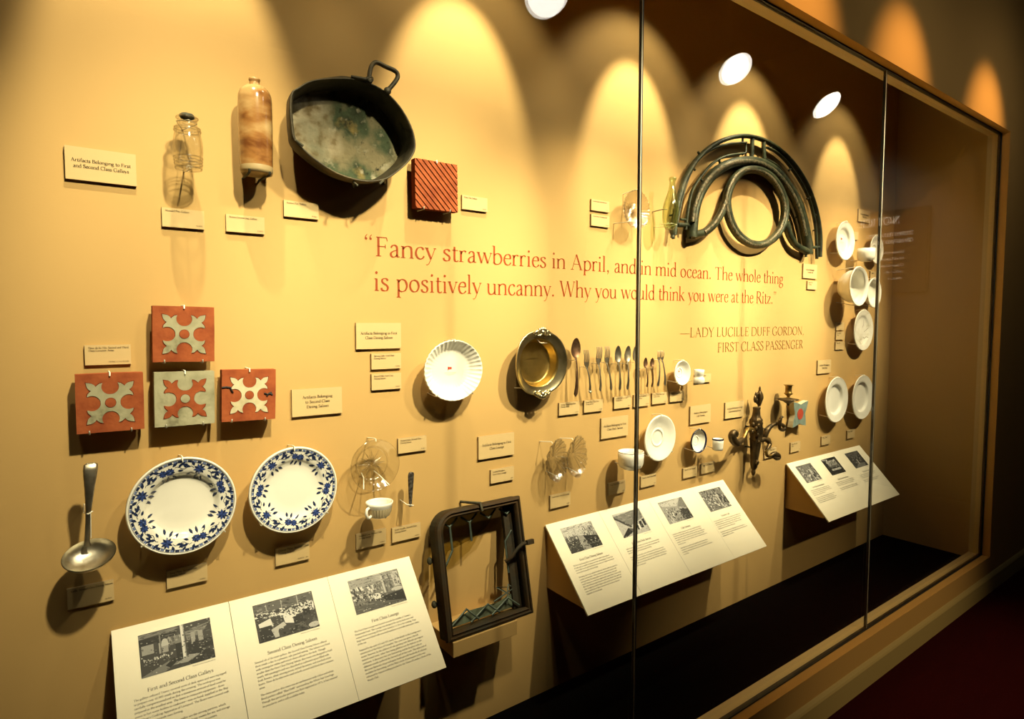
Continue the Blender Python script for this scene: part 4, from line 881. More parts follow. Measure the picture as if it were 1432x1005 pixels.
# --- gilt dish with two cast ornaments
loc = W(757.5, 507.5, .062); Rz = 91 / 2 * pxm(757, 507, .062)
root = thing('serving_dish', 'gilt metal dish with a wavy rim and cast shell ornaments', 'dish', loc)
def wavy(a, r, z):
    t = r / Rz; w = min(max((t - .6) / .4, 0), 1)
    sq = 1 / max(abs(math.cos(a)) ** 2.5 + abs(math.sin(a)) ** 2.5, 1e-6) ** (1 / 2.5)
    return (r * (1 + w * (sq - 1) * .55), z + w * .007 * math.cos(2 * a))
prof = [(0, -.046), (.60, -.046), (.635, -.044), (.68, -.032), (.72, -.018), (.76, -.013)]
ware(root, 'well', Rz, prof, [m_brass], 72, .003, wavy)
prof = [(.76, -.013), (.86, -.009), (.95, -.004), (.985, .000), (1.0, -.002)]
mb = MB(); fr = [(r * Rz, h) for r, h in prof]; lathe(mb, fr + [(r, h - .004) for r, h in reversed(fr)], 96, FACE, 0, False, False, wavy); mb.build('rim', m_brasshi, root)
for sgn in (1, -1):
    mb = MB(); z = sgn * Rz * .95
    for k in range(-3, 4):
        a = k * .36; ball(mb, (math.sin(a) * .021, -.004 - .004 * math.cos(a * 2), z + sgn * (math.cos(a) * .016 - .006)), .0058, .006, .0085, 0, 10, 6)
    ball(mb, (0, -.006, z), .010, .008, .009, 0, 12, 7)
    for s2 in (1, -1):
        tube(mb, [(s2 * .012, -.004, z - sgn * .002), (s2 * .024, -.005, z + sgn * .004), (s2 * .036, -.003, z - sgn * .003), (s2 * .034, -.004, z - sgn * .011), (s2 * .027, -.004, z - sgn * .008)], [.004, .005, .004, .0035, .003], 8)
        tube(mb, [(s2 * .006, -.008, z - sgn * .006), (s2 * .014, -.009, z - sgn * .012), (s2 * .022, -.007, z - sgn * .010)], [.003, .0035, .002], 8)
    mb.build('shell_ornament', m_brasshi, root)
pin(root, [(-.006, .062, Rz * .72), (-.006, .02, Rz * .72), (-.012, -.006, Rz * .62), (.02, -.004, Rz * .61)], m=m_steel, r=.002)
for a in (230, 310): pin(root, [(Rz * math.cos(rad(a)), .062, Rz * math.sin(rad(a))), (Rz * .96 * math.cos(rad(a)), .006, Rz * .96 * math.sin(rad(a)))])

# ------------------------------------------------------------------ clear glass pieces
# round pressed dish with a star base
loc = W(525.5, 650.5, .06); Rz = 71 / 2 * pxm(525, 650, .06)
root = thing('glass_dish', 'round clear glass dish with a pressed star in its base', 'dish', loc)
ware(root, 'dish', Rz, [(0, -.030), (.60, -.029), (.64, -.027), (.70, -.018), (.97, -.002), (1, 0)], [m_clear], 64, .0025)
mb = MB()
for k in range(24):
    a = 2 * PI * k / 24; L_ = Rz * (.56 if k % 2 == 0 else .36)
    tube(mb, [(math.cos(a) * .006, .0285, math.sin(a) * .006), (math.cos(a) * L_ * .6, .0275, math.sin(a) * L_ * .6), (math.cos(a) * L_, .029, math.sin(a) * L_)], [.0010, .0022, .0004], 5)
mb.build('star_cutting', m_cut, root)
mb = MB(); lathe(mb, [(Rz * .625, -.0275), (Rz * .65, -.0245), (Rz * .66, -.028)], 64, FACE); mb.build('moulded_ring', m_cut, root); mb = MB(); lathe(mb, [(Rz * .985, .0), (Rz * 1.0, .0012), (Rz * 1.006, -.002)], 64, FACE); mb.build('moulded_ring', m_cut, root)
rim_pins(root, Rz, .06, (90,)); 
for a in (238, 302):
    c, s_ = math.cos(rad(a)), math.sin(rad(a)); pin(root, [(c * Rz * .5, .06, s_ * Rz * .5), (c * Rz * .62, .032, s_ * Rz * .62), (c * Rz * 1.0, -.004, s_ * Rz * 1.0)], r=.0018)
# ribbed dish at the glass joint
loc = W(891, 292.5, .075); Rz = 53 / 2 * pxm(891, 292, .075)
root = thing('glass_dish', 'ribbed clear glass dish with a cut star centre, behind the dark glass joint', 'dish', loc)
def rib(a, r, z): return (r * (1 + .02 * (r > Rz * .5) * abs(math.cos(16 * a))), z + .0022 * min(r / Rz, 1) * math.cos(32 * a))
ware(root, 'dish', Rz, [(0, -.034), (.46, -.033), (.52, -.030), (.72, -.016), (.97, -.001), (1, 0)], [m_cut], 256, .003, rib)
mb = MB()
for k in range(30):
    a = 2 * PI * k / 30; L_ = Rz * (.48 if k % 2 else .40)
    tube(mb, [(math.cos(a) * Rz * .14, .033, math.sin(a) * Rz * .14), (math.cos(a) * L_, .030, math.sin(a) * L_)], [.0024, .0012], 5)
mb.build('star_cutting', m_cut, root)
rim_pins(root, Rz, .075, (90, 225, 315))
# two shell dishes
def shell(px, py, wpx, hpx, label):
    loc = W(px, py, .065); k = pxm(px, py, .065)
    a = wpx / 2 * (W(px, py, .065) - CAM).dot(FWD) / F_PX / max(.45, abs(math.cos(math.atan2((W(px, py, .065) - CAM).x, CAM_D)))) ; b_ = hpx / 2 * k
    root = thing('shell_dish', label, 'dish', loc, 'glass shell dishes')
    mb = MB(); n, m = 14, 120
    def surf(t, ang, off):
        x = a * math.cos(ang) * t * (1 - .14 * math.sin(ang)); z = b_ * math.sin(ang) * t
        if math.sin(ang) > .2: x += a * .22 * t * (math.sin(ang) - .2)
        phi = math.atan2(x, z + b_ * .92)
        ribw = .0034 * min(max((t - .25) * 1.6, 0), 1)
        h = -.026 * (1 - t ** 2.4) + ribw * math.cos(phi * 30 + t * 3.4) - off
        sc = 1 + .03 * t * math.cos(ang * 26) * (t > .8)
        return UVH(x * sc, z * sc, h)
    for off in (0, .003):
        rings(mb, [[surf(max(i / n, .01), 2 * PI * j / m, off) for j in range(m)] for i in range(n + 1)])
    mb.build('dish', m_cut, root)
    mb = MB()
    for i in range(13):
        ang = rad(-62 + i * 19.5); pts = []
        for j in range(9):
            t = .12 + .86 * j / 8; aa = ang + (1 - t) * .9 * (1 if math.cos(ang) > -.2 else -1) * .5
            x, y, z = surf(t, aa, -.001); pts.append((x, y, z))
        tube(mb, pts, [.0007 + .0011 * j / 8 for j in range(9)], 5)
    mb.build('ribbing', m_cut, root)
    mb = MB(); ball(mb, (0, -.002, -b_ * .94), a * .30, .004, a * .18, 0, 14, 8); mb.build('thumb_rest', m_cut, root)
    pin(root, [(-a * .6, .065, b_ * .8), (-a * .55, .0, b_ * .92), (-a * .5, -.003, b_ * .84)]); pin(root, [(0, .065, -b_ * .7), (a * .2, .01, -b_ * .85)])
shell(779.5, 643, 30, 58, 'left one of two ribbed clear glass shell dishes')
shell(807.5, 637.8, 28, 57, 'right one of two ribbed clear glass shell dishes')
# jar with a dark stopper
s = .075; x0 = 261.5; k = pxm(x0, 200, s)
zt, zb = W(x0, 163, s), W(x0, 236.5, s)
root = thing('glass_jar', 'clear ringed glass jar with a dark stopper, left of the stoneware jug', 'jar', (zt.x, -s, zb.z))
hh = zt.z - zb.z; Rb = 20.3 * k * .94
pr = [(.02, .0), (.86, .0), (.92, .02), (.94, .08), (.90, .10), (.95, .13), (.90, .16), (.96, .20), (.94, .24), (1.0, .32), (1.0, .45), (.97, .55), (.90, .64), (.84, .70), (.90, .725), (.83, .75), (.86, .775), (.72, .81), (.66, .86), (.66, .93), (.72, .945), (.72, .985), (.66, 1.0)]
mb = MB(); lathe(mb, [(r * Rb, z * hh) for r, z in pr], 48); lathe(mb, [(max(r * Rb - .0035, .001), max(z * hh, .006)) for r, z in pr], 48); mb.build('body', m_clear, root)
mb = MB()
for z, r in ((.10, .935), (.16, .945), (.22, .965), (.725, .90), (.775, .86), (.965, .725), (.012, .88)): lathe(mb, [((r + .012) * Rb * math.cos(0) + .0012 * math.cos(t), z * hh + .0016 * math.sin(t)) for t in [i * PI / 3 for i in range(7)]], 40)
mb.build('moulded_ring', m_cut, root)
mb = MB(); ball(mb, (0, 0, hh * 1.0), Rb * .52, Rb * .52, hh * .07, 0, 18, 8, lambda a, t: 1 + .06 * math.sin(3 * a + 4 * t)); mb.build('stopper', m_cork, root)
pin(root, [(0, s, hh * .9), (Rb * .7, Rb * .2, hh * .9), (0, -Rb * .68, hh * .895), (-Rb * .7, Rb * .2, hh * .9), (0, s, hh * .9)], 'neck_wire', .0008, m_wire)
pin(root, [(0, s, .01), (0, Rb * .5, -.001), (0, -Rb * .6, -.001)])
# pale green bottle, leaning slightly
s = .085; top, bot = W(940.8, 247.5, s), W(936, 322.5, s); hh = (top - bot).length; k = hh / 75
root = thing('glass_bottle', 'pale green torpedo shaped glass bottle at the left foot of the bronze arch', 'bottle', bot)
root.rotation_euler = (0, math.atan2(top.x - bot.x, top.z - bot.z), 0)
pr = [(.05, .0), (3.6, .02), (6.0, .03), (8.6, .075), (10.8, .16), (12.0, .27), (12.1, .36), (11.5, .46), (9.8, .56), (7.4, .66), (5.4, .76), (4.3, .86), (4.1, .93), (4.9, .935), (4.9, .985), (4.0, 1.0)]
mb = MB(); lathe(mb, [(r * k * .93, z * hh) for r, z in pr], 40); lathe(mb, [(max(r * k * .93 - .003, .0005), max(z * hh, .012)) for r, z in pr], 40); mb.build('body', m_green, root)
mb = MB(); lathe(mb, [(4.9 * k, hh * .94), (5.2 * k, hh * .96), (4.9 * k, hh * .985)], 32); mb.build('lip', m_green, root)
pin(root, [(-.012, s, hh * .40), (-.012, .03, hh * .41), (0, .018, hh * .41)], 'support_arm', .0022, m_wire); pin(root, [(-.024, .03, hh * .115), (-.014, -.022, hh * .115), (.018, -.022, hh * .115), (.03, .03, hh * .115)], 'retaining_wire', .0011)
pin(root, [(.0, s, hh * .115), (.03, .03, hh * .115)], 'retaining_wire', .0011)

# ------------------------------------------------------------------ stoneware jug
s = .062; x0 = 355.7
zt, zb = W(x0, 110, s), W(x0, 243, s); hh = zt.z - zb.z; Rb = 24.1 * (W(x0, 180, s) - CAM).dot(FWD) / F_PX * .93
root = thing('stoneware_jug', 'tall glossy brown streaked stoneware jug left of the pan', 'jug', (zt.x, -s, zb.z))
pr = [(.86, .0), (.93, .012), (.955, .05), (.96, .10), (.985, .30), (1, .6), (1, .76), (.97, .815), (.87, .865), (.68, .90), (.46, .92), (.34, .932)]
mb = MB(); lathe(mb, [(r * Rb, z * hh) for r, z in pr], 56); mb.build('body', m_stone, root)
mb = MB(); lathe(mb, [(.34 * Rb, .93 * hh), (.30 * Rb, .95 * hh), (.29 * Rb, .965 * hh), (.335 * Rb, .975 * hh), (.34 * Rb, .99 * hh), (.30 * Rb, 1.0 * hh), (.22 * Rb, .995 * hh), (.20 * Rb, .93 * hh)], 40); mb.build('neck', m_stone, root)
mb = MB(); lathe(mb, [(.96 * Rb, .075 * hh), (.965 * Rb, .03 * hh), (.90 * Rb, -.004 * hh), (.80 * Rb, -.002 * hh), (.74 * Rb, .012 * hh), (.001, .014 * hh)], 56); mb.build('foot', m_stonebase, root)
for sx in (-1, 1): pin(root, [(sx * Rb * .5, s, -.002), (sx * Rb * .55, 0, -.004), (sx * Rb * .6, -Rb * .72, -.004), (sx * Rb * .6, -Rb * .74, .004)], 'support_bracket', .003, m_cork)
pin(root, [(0, s, hh * .88), (0, Rb * .8, hh * .86)], 'support_bracket', .003, m_cork)

# ------------------------------------------------------------------ corroded pan
s = .112
loc = W(494, 182.5, s); k = pxm(494, 182, s)
root = thing('pan', 'large corroded copper pan with one loop handle, right of the jug', 'pan', loc)
RIM = catmull([W(380 + x / 3.7235, 60 + y / 3.7235, s) - loc for x, y in ((98, 290), (110, 252), (138, 234), (190, 203), (260, 188), (340, 184), (420, 187), (500, 206), (580, 246), (650, 310), (705, 390), (738, 470),
       (747, 545), (725, 600), (680, 650), (605, 704), (530, 721), (450, 716), (350, 685), (270, 640), (190, 580), (120, 508), (104, 440), (97, 360))], 4, True)
def pan_ring(t, h, lift=0.):
    out = []
    for v in RIM:
        top = max(v.z / .13, 0) ** 1.5 * max(0, 1 - abs(v.x + .02) / .16)
        out.append((v.x * t, -h, v.z * t + lift * top))
    return out
mb = MB(); rings(mb, [pan_ring(*a) for a in ((.975, -.001), (.955, -.006), (.935, -.03), (.915, -.058), (.90, -.070), (.905, -.077), (.94, -.070, .004), (.985, -.045, .010), (1.0, -.020, .013), (1.008, -.004, .003), (1.004, .0015), (.985, .0015), (.975, -.001))]); mb.build('side', m_pan, root)
mb = MB(); rings(mb, [pan_ring(*a) for a in ((.01, -.072), (.3, -.0715), (.6, -.0705), (.85, -.070), (.905, -.066))], 0); rings(mb, [pan_ring(*a) for a in ((.915, -.076), (.5, -.078), (.01, -.078))], 1); mb.build('base', [m_pancrust, m_pan], root)
L = lambda px, py, s_: W(px, py, s_) - loc
mb = MB(); pts = [L(x, y, s + .006) for x, y in ((516, 112), (517.5, 100), (520.5, 91), (527, 87.3), (540, 93.5), (552, 99), (556.3, 105), (553.5, 113), (542, 127))]
tube(mb, catmull(pts, 4), [.0062] * 33, 10); ball(mb, pts[0], .011, .007, .010); ball(mb, pts[-1], .011, .007, .010)
tube(mb, [L(491, 107, s), L(503, 109.5, s + .004), L(516, 112, s + .004)], [.004, .005, .006], 8); mb.build('handle', m_pan, root)
mb = MB(); tube(mb, catmull([L(517.5, 108, s + .012), L(521, 108, s + .012), L(521.5, 113, s + .012), L(517, 114, s + .012), L(515, 111, s + .012)], 3, True), .0016, 6, 0, True); mb.build('handle_ring', m_pan, root)
for x, y, s_ in ((437, 226, .11), (446, 234, .11), (489, 255.5, .12), (430, 219, .10)):
    pass
for (x0, y0), (x1, y1) in (((409, 193), (424, 204)), ((494, 255), (500, 259)), ((538, 250), (531, 257))):
    mb = MB(); tube(mb, [W(x0, y0 + 6, .0) - loc, L(x0, y0, s * .8), L((x0 + x1) / 2, (y0 + y1) / 2, s + .008), L(x1, y1, s + .006)], .0035, 6); mb.build('mounting_pin', m_cork, root)

# ------------------------------------------------------------------ tiles
def tile_frame(TL, TR, BR, BL, s):
    p = [W(*q, s) for q in (TL, TR, BR, BL)]
    return sum(p, Vector()) / 4, ((p[1] - p[0]).length + (p[2] - p[3]).length) / 2, ((p[0] - p[3]).length + (p[1] - p[2]).length) / 2, math.atan2((p[1] - p[0]).z + (p[2] - p[3]).z, (p[1] - p[0]).x + (p[2] - p[3]).x)
def tile_pins(root, w, h, s, t):
    for x, z, q in ((0, h / 2, 1), (-w * .32, -h / 2, -1), (w * .30, -h / 2, -1)):
        pin(root, [(x, s, z + q * .0022), (x, -.002, z + q * .0022), (x, -.0025, z - q * .006)], r=.0016)
# ribbed tile
s = .04
c, w, h, an = tile_frame((581, 221), (641.5, 230.5), (638.5, 297), (580.5, 289.5), s)
root = thing('floor_tile', 'square terracotta tile with diagonal ribs, right of the pan', 'tile', c, None, (0, -an, 0))
mb = MB(); box(mb, -w / 2, w / 2, .003, .026, -h / 2, h / 2); mb.build('tile_body', m_terrad, root, bevel=.001)
mb = MB(); pitch = w * .098; sq = [(-w / 2, -h / 2), (w / 2, -h / 2), (w / 2, h / 2), (-w / 2, h / 2)]
cs, sn = math.cos(rad(44)), math.sin(rad(44))
for i in range(-9, 10):
    p = clip(clip(sq, cs, sn, i * pitch + pitch * .13), -cs, -sn, -((i + 1) * pitch - pitch * .13))
    if len(p) > 2: prism(mb, p, -.003, .0)
mb.build('ribbed_face', m_terra, root)
tile_pins(root, w, h, s, .026)

# inlaid tiles
def fleur_poly():
    q = [(.27 * math.cos(rad(t)), .57 + .27 * math.sin(rad(t))) for t in range(-90, 31, 12)]
    q += [(.25, .71), (.33, .69), (.40, .63), (.445, .585), (.49, .65), (.56, .70), (.64, .72), (.735, .735)]
    half = q[1:]
    quad = half + [(y, x) for x, y in reversed(half[:-1])]
    out = []
    out += quad                                             # first quadrant, from the top notch to the right notch
    out += [(y, -x) for x, y in quad][0:]                   # rotated clockwise
    out += [(-x, -y) for x, y in quad]
    out += [(-y, x) for x, y in quad]
    return out
FP = fleur_poly()
def inlaid(TL, TR, BR, BL, label, base, inlay, crack=False, tilt=0):
    s = .045
    c, w, h, an = tile_frame(TL, TR, BR, BL, s)
    root = thing('inlaid_tile', label, 'tile', c, 'fleur de lis tiles', (0, -an, 0))
    mb = MB()
    rnd = random.Random(len(label))
    e = .012 * w
    ed = [(-w / 2, -h / 2), (-w * .2, -h / 2 + e * rnd.uniform(-.5, .5)), (w * .2, -h / 2 + e * rnd.uniform(-.5, .5)), (w / 2, -h / 2 + e * .3), (w / 2 + e * .3, 0), (w / 2, h / 2), (w * .1, h / 2 + e * rnd.uniform(-.4, .6)), (-w / 2, h / 2 - e * .4), (-w / 2 - e * .2, 0)]
    prism(mb, ed, -.026, 0, 0)
    mb.build('tile_body', base, root, bevel=.0012)
    sc = w * .485
    mb = MB(); prism(mb, [(x * sc * 1.02, y * sc * h / w * 1.02) for x, y in FP], -.001, .0006, 0); mb.build('groove', m_terrad, root)
    mb = MB(); prism(mb, [(x * sc * .985, y * sc * h / w * .985) for x, y in FP], -.001, .0014, 0); mb.build('inlay', inlay, root)
    cir = lambda r: [(r * math.cos(i * PI / 14) * sc, r * math.sin(i * PI / 14) * sc * h / w) for i in range(28)]
    mb = MB(); prism(mb, cir(.175), .001, .0018, 0); mb.build('groove', m_terrad, root)
    mb = MB(); prism(mb, cir(.160), .001, .0026, 0); mb.build('centre_disc', base, root)
    if crack:
        mb = MB()
        for path in (((-.5, .16), (-.42, .17), (-.35, .155), (-.33, .10), (-.30, .06)), ((.28, .03), (.34, .0), (.40, .02), (.44, -.01)), ((.33, -.03), (.37, .02), (.42, .04))):
            tube(mb, [UVH(x * w, y * h, .0016) for x, y in path], .0022, 4)
        mb.build('crack', m_gasket, root)
    tile_pins(root, w, h, s, .026)
q = 3.4095
T = lambda *p: [(80 + x / q, 400 + y / q) for x, y in p]
inlaid(*T((455, 92), (750, 100), (748, 360), (455, 362)), 'red tile with grey fleur inlay set above the other three', m_terra, m_bone)
inlaid(*T((84, 421), (408, 410), (417, 680), (92, 707)), 'leftmost red tile with worn grey fleur inlay, above the ladle', m_terra, m_bone)
inlaid(*T((462, 413), (750, 402), (750, 655), (465, 672)), 'grey tile with red fleur inlay, middle of the lower row', m_bone, m_terra)
inlaid(*T((782, 398), (1040, 396), (1042, 632), (788, 648)), 'cracked red tile with pale fleur inlay, right end of the lower row', m_terra, m_bonel, True)

# blue green star tile
s = .040; loc = W(1119, 578, s)
root = thing('star_tile', 'blue green four pointed tile with a red oval centre', 'tile', loc)
A_, B_, C_, D_ = [W(*p, s) - loc for p in ((1110.3, 562), (1130.5, 560), (1126.8, 594.8), (1108.3, 598))]
def mix(p, q_, t): return p + (q_ - p) * t
ctr = (A_ + B_ + C_ + D_) / 4
poly = []
for p, q_ in ((A_, B_), (B_, C_), (C_, D_), (D_, A_)):
    m_ = mix(mix(p, q_, .5), ctr, .26)
    poly += [(p.x, p.z), (mix(p, m_, .45).x + (mix(p, q_, .3).x - mix(p, m_, .45).x) * .25, mix(p, m_, .45).z + (mix(p, q_, .3).z - mix(p, m_, .45).z) * .25), (m_.x, m_.z), (mix(q_, m_, .45).x + (mix(p, q_, .7).x - mix(q_, m_, .45).x) * .25, mix(q_, m_, .45).z + (mix(p, q_, .7).z - mix(q_, m_, .45).z) * .25)]
mb = MB(); prism(mb, poly, -.028, 0, 0, 1); mb.build('tile_body', [m_teal, m_bonel], root, bevel=.0012)
mb = MB(); Ro = 7.6 * pxm(1119, 578, s); prism(mb, [(ctr.x + Ro * math.cos(t * .2618), ctr.z + Ro * math.sin(t * .2618)) for t in range(24)], -.001, .0012); mb.build('centre_disc', m_tilered, root)
pin(root, [(0, .04, 0), (0, .026, 0)])

# ------------------------------------------------------------------ cutlery
def strip(mb, pts, wid, th, mat=0):
    """flat bar through 3-D points with varying width (along X) and thickness (along Y)"""
    rs = []
    for p, w in zip(pts, wid):
        p = Vector(p); rs.append([p + Vector((w / 2 * c_, th / 2 * s_, 0)) for c_, s_ in ((-1, .0), (-.7, -1), (0, -1.25), (.7, -1), (1, 0), (.7, 1), (0, 1.25), (-.7, 1))])
    return rings(mb, rs, mat, True, True, True)
def spoon_bowl(mb, c, a, b_, dep, th=.0012, egg=.16):
    for off, sg in ((0, 1), (th, 1)):
        rs = []
        for i in range(9):
            t = max(i / 8, .02); ring = []
            for j in range(28):
                an = 2 * PI * j / 28
                ring.append((c[0] + a * t * math.cos(an) * (1 + egg * math.sin(an) * -1), c[1] + dep * (1 - t * t) + off, c[2] + b_ * t * math.sin(an)))
            rs.append(ring)
        rings(mb, rs)
def cutlery_pin(root, p, s):
    pin(root, [(p[0] + .004, s, p[2]), (p[0] + .004, .003, p[2]), (p[0] - .005, -.0035, p[2])], r=.0012)
def spoon(top, neck, end, wpx, s, label, m, name='spoon', hw=(2.2, 1.6, 2.0, 3.6, 4.2), group='cutlery'):
    loc = W((top[0] + neck[0]) / 2, (top[1] + neck[1]) / 2, s)
    t, n, e = [W(*p, s) - loc for p in (top, neck, end)]
    k = pxm(*neck, s); a = wpx / 2 * k * 1.42
    root = thing(name, label, 'spoon', loc, group)
    mb = MB(); spoon_bowl(mb, (0, 0, 0), a, (t - n).length / 2, a * .42); o = mb.build('bowl', m, root); o.rotation_euler = (0, math.atan2(t.x - n.x, t.z - n.z), 0)
    mb = MB(); P = [n + Vector((0, 0, .004)), mix(n, e, .12), mix(n, e, .4), mix(n, e, .75), mix(n, e, .93), e]
    P = [p + Vector((0, -.007 * math.sin(PI * min(i / 4, 1)), 0)) for i, p in enumerate(P)]
    strip(mb, P, [w * k * 1.35 for w in (hw[0] * 1.2, hw[1], hw[2], hw[3], hw[4], 1.6)], .0028); mb.build('handle', m, root)
    cutlery_pin(root, mix(n, e, .06), s)
def fork(top, neck, end, wpx, s, label, m, tines=4, name='fork', fancy=False, group='cutlery'):
    loc = W(*neck, s)
    t, e = W(*top, s) - loc, W(*end, s) - loc
    k = pxm(*neck, s); wd_ = wpx * k * 1.5
    root = thing(name, label, 'fork', loc, group)
    up = t.normalized(); Lh = t.length
    mb = MB()
    strip(mb, [Vector((0, 0, -.002)), up * Lh * .08, up * Lh * .18, up * Lh * .28, up * Lh * .35], [2.0 * k, wd_ * .55, wd_ * .95, wd_, wd_], .0022); mb.build('head', m, root)
    for i in range(tines):
        x = (i / (tines - 1) - .5) * wd_ * .84
        mb = MB(); tube(mb, [up * Lh * .32 + Vector((x, 0, 0)), up * Lh * .72 + Vector((x, -.003, 0)), up * Lh + Vector((x, .001, 0))], [wd_ * .085, wd_ * .08, wd_ * .05], 6); mb.build('tine', m, root)
    mb = MB(); n = Vector((0, 0, 0))
    P = [n, mix(n, e, .12), mix(n, e, .45), mix(n, e, .75), mix(n, e, .93), e]
    P = [p + Vector((0, -.006 * math.sin(PI * min(i / 4, 1)), 0)) for i, p in enumerate(P)]
    strip(mb, P, [w * k * 1.35 for w in (2.6, 1.7, 2.0, 3.2, 4.0, 1.8)], .0028); 
    if fancy:
        for j in range(-2, 3): ball(mb, (e.x + j * 1.1 * k, e.y - .001, e.z + abs(j) * .7 * k), .9 * k, .002, 1.7 * k, 0, 8, 5)
    mb.build('handle', m, root)
    cutlery_pin(root, up * Lh * .05, s)
S = .042
spoon((806.3, 472.3), (805.0, 500.5), (805.2, 554.4), 12, S, 'brown stained serving spoon at the right edge of the gilt dish', m_spoonbrown, 'serving_spoon', (2.6, 2.0, 2.6, 4.6, 5.6))
fork((819.4, 489), (820.9, 515), (825.3, 548.5), 6.5, S, 'bright silver fork with a shell tipped handle, first of the large forks', m_silver, 4, 'dinner_fork', True)
fork((838.2, 484.6), (836.9, 509.5), (839.7, 546.9), 7, S, 'dull large fork, second of the three large forks', m_steel, 4, 'dinner_fork')
fork((849.3, 484.2), (848.7, 508.5), (854.9, 545.4), 6.6, S, 'large fork leaning right, third of the three large forks', m_steel, 4, 'dinner_fork')
spoon((864.9, 483.2), (864.1, 506.8), (866.9, 545.4), 8.8, S, 'large spoon right after the forks, first of three large spoons', m_silver)
spoon((879.3, 483.2), (876.9, 506), (877.6, 544.7), 8.6, S, 'middle one of three large spoons', m_steel)
spoon((889.8, 483), (888.6, 505), (890.2, 542.1), 8.2, S, 'large spoon half behind the dark glass joint', m_steel)
spoon((903.2, 499.8), (902.8, 514), (904.9, 541), 5.6, S, 'left one of two small dark teaspoons', m_spoonbrown, 'teaspoon', (1.5, 1.2, 1.5, 2.4, 2.8))
spoon((912.9, 500.3), (911.6, 512.8), (911.8, 541), 5.6, S, 'right one of two small dark teaspoons', m_spoonbrown, 'teaspoon', (1.5, 1.2, 1.5, 2.4, 2.8))
fork((921.2, 490.3), (921.4, 504), (920.3, 539.9), 4.4, S, 'left one of two small oyster forks', m_steel, 3, 'oyster_fork')
fork((926, 490), (926, 504), (930.2, 538.7), 4.4, S, 'right one of two small oyster forks', m_steel, 3, 'oyster_fork')

# ladle
s = .085; loc = W(124.5, 775, s); k = pxm(124, 775, s)
root = thing('ladle', 'silver soup ladle hanging at the far left', 'ladle', loc)
a = 31.5 * (loc - CAM).dot(FWD) / F_PX * .97
BM = Matrix.Rotation(rad(-8), 4, 'Y') @ Matrix.Rotation(rad(36), 4, 'X')
mb = MB(); pr = [(1.02, .0), (.99, -.004), (.93, -.30), (.78, -.56), (.55, -.74), (.3, -.82), (.01, -.84)]
lathe(mb, [(r * a, z * a * .62 if i > 1 else z) for i, (r, z) in enumerate(pr)], 48, BM @ Matrix.Diagonal((1, .82, 1, 1)))
lathe(mb, [(r * a + .0015, z * a * .62 - .0022 if i > 1 else z - .0015) for i, (r, z) in enumerate(pr)], 48, BM @ Matrix.Diagonal((1, .82, 1, 1)))
mb.build('bowl', m_silver, root)
n, e = W(121.5, 756, s - .02) - loc, W(126.7, 647, s) - loc
mb = MB(); P = [n + Vector((0, -.004, -.012)), n, mix(n, e, .22), mix(n, e, .42), mix(n, e, .70), mix(n, e, .92), mix(n, e, .985), e]
P = [p + Vector((0, -.012 * math.sin(PI * i / 7), 0)) for i, p in enumerate(P)]
strip(mb, P, [w * k for w in (9, 6.5, 6.2, 7, 12, 17, 16, 10)], .0035); mb.build('handle', m_steel, root)
mb = MB(); t_ = mix(n, e, .965) + Vector((0, -.004, 0))
for sx in (-1, 1): tube(mb, catmull([t_ + Vector((sx * x * k, -.001, z * k)) for x, z in ((0, 1), (3, 3.5), (6, 1.5), (5, -1), (3, 0))], 3), .0012, 6)
strip(mb, [mix(n, e, .45) + Vector((0, -.0125, 0)), mix(n, e, .7) + Vector((0, -.0125, 0)), mix(n, e, .9) + Vector((0, -.007, 0))], [2 * k, 5 * k, 8 * k], .002); mb.build('handle_moulding', m_silver, root)
pin(root, [mix(n, e, .38) + Vector((-.006, s - .01, 0)), mix(n, e, .38) + Vector((-.008, -.004, 0)), mix(n, e, .38) + Vector((0, -.016, -.002)), mix(n, e, .38) + Vector((.008, -.010, .002))], r=.0014)
pin(root, [mix(n, e, .37) + Vector((.004, -.014, 0)), mix(n, e, .05) + Vector((.007, -.012, 0))], r=.0013)

# knife handle
s = .05; loc = W(574.3, 683, s); k = pxm(574, 683, s)
root = thing('knife_handle', 'mottled grey knife handle without a blade, right of the round glass dish', 'knife handle', loc)
t, n = W(574.9, 660, s) - loc, W(573.8, 706, s) - loc
mb = MB(); strip(mb, [n, mix(n, t, .06), mix(n, t, .4), mix(n, t, .8), mix(n, t, .93), mix(n, t, .99), t], [w * k for w in (3.6, 4.6, 6.6, 9.0, 9.4, 7, 3)], .007); mb.build('handle', m_knife, root)
mb = MB(); strip(mb, [n + Vector((0, 0, -.004)), n + Vector((0, 0, .004))], [4.8 * k, 4.8 * k], .0085); mb.build('collar', m_silver, root)
pin(root, [(n.x - .010, s, n.z + .006), (n.x - .012, -.002, n.z + .004), (n.x + .008, -.006, n.z - .001)]); 

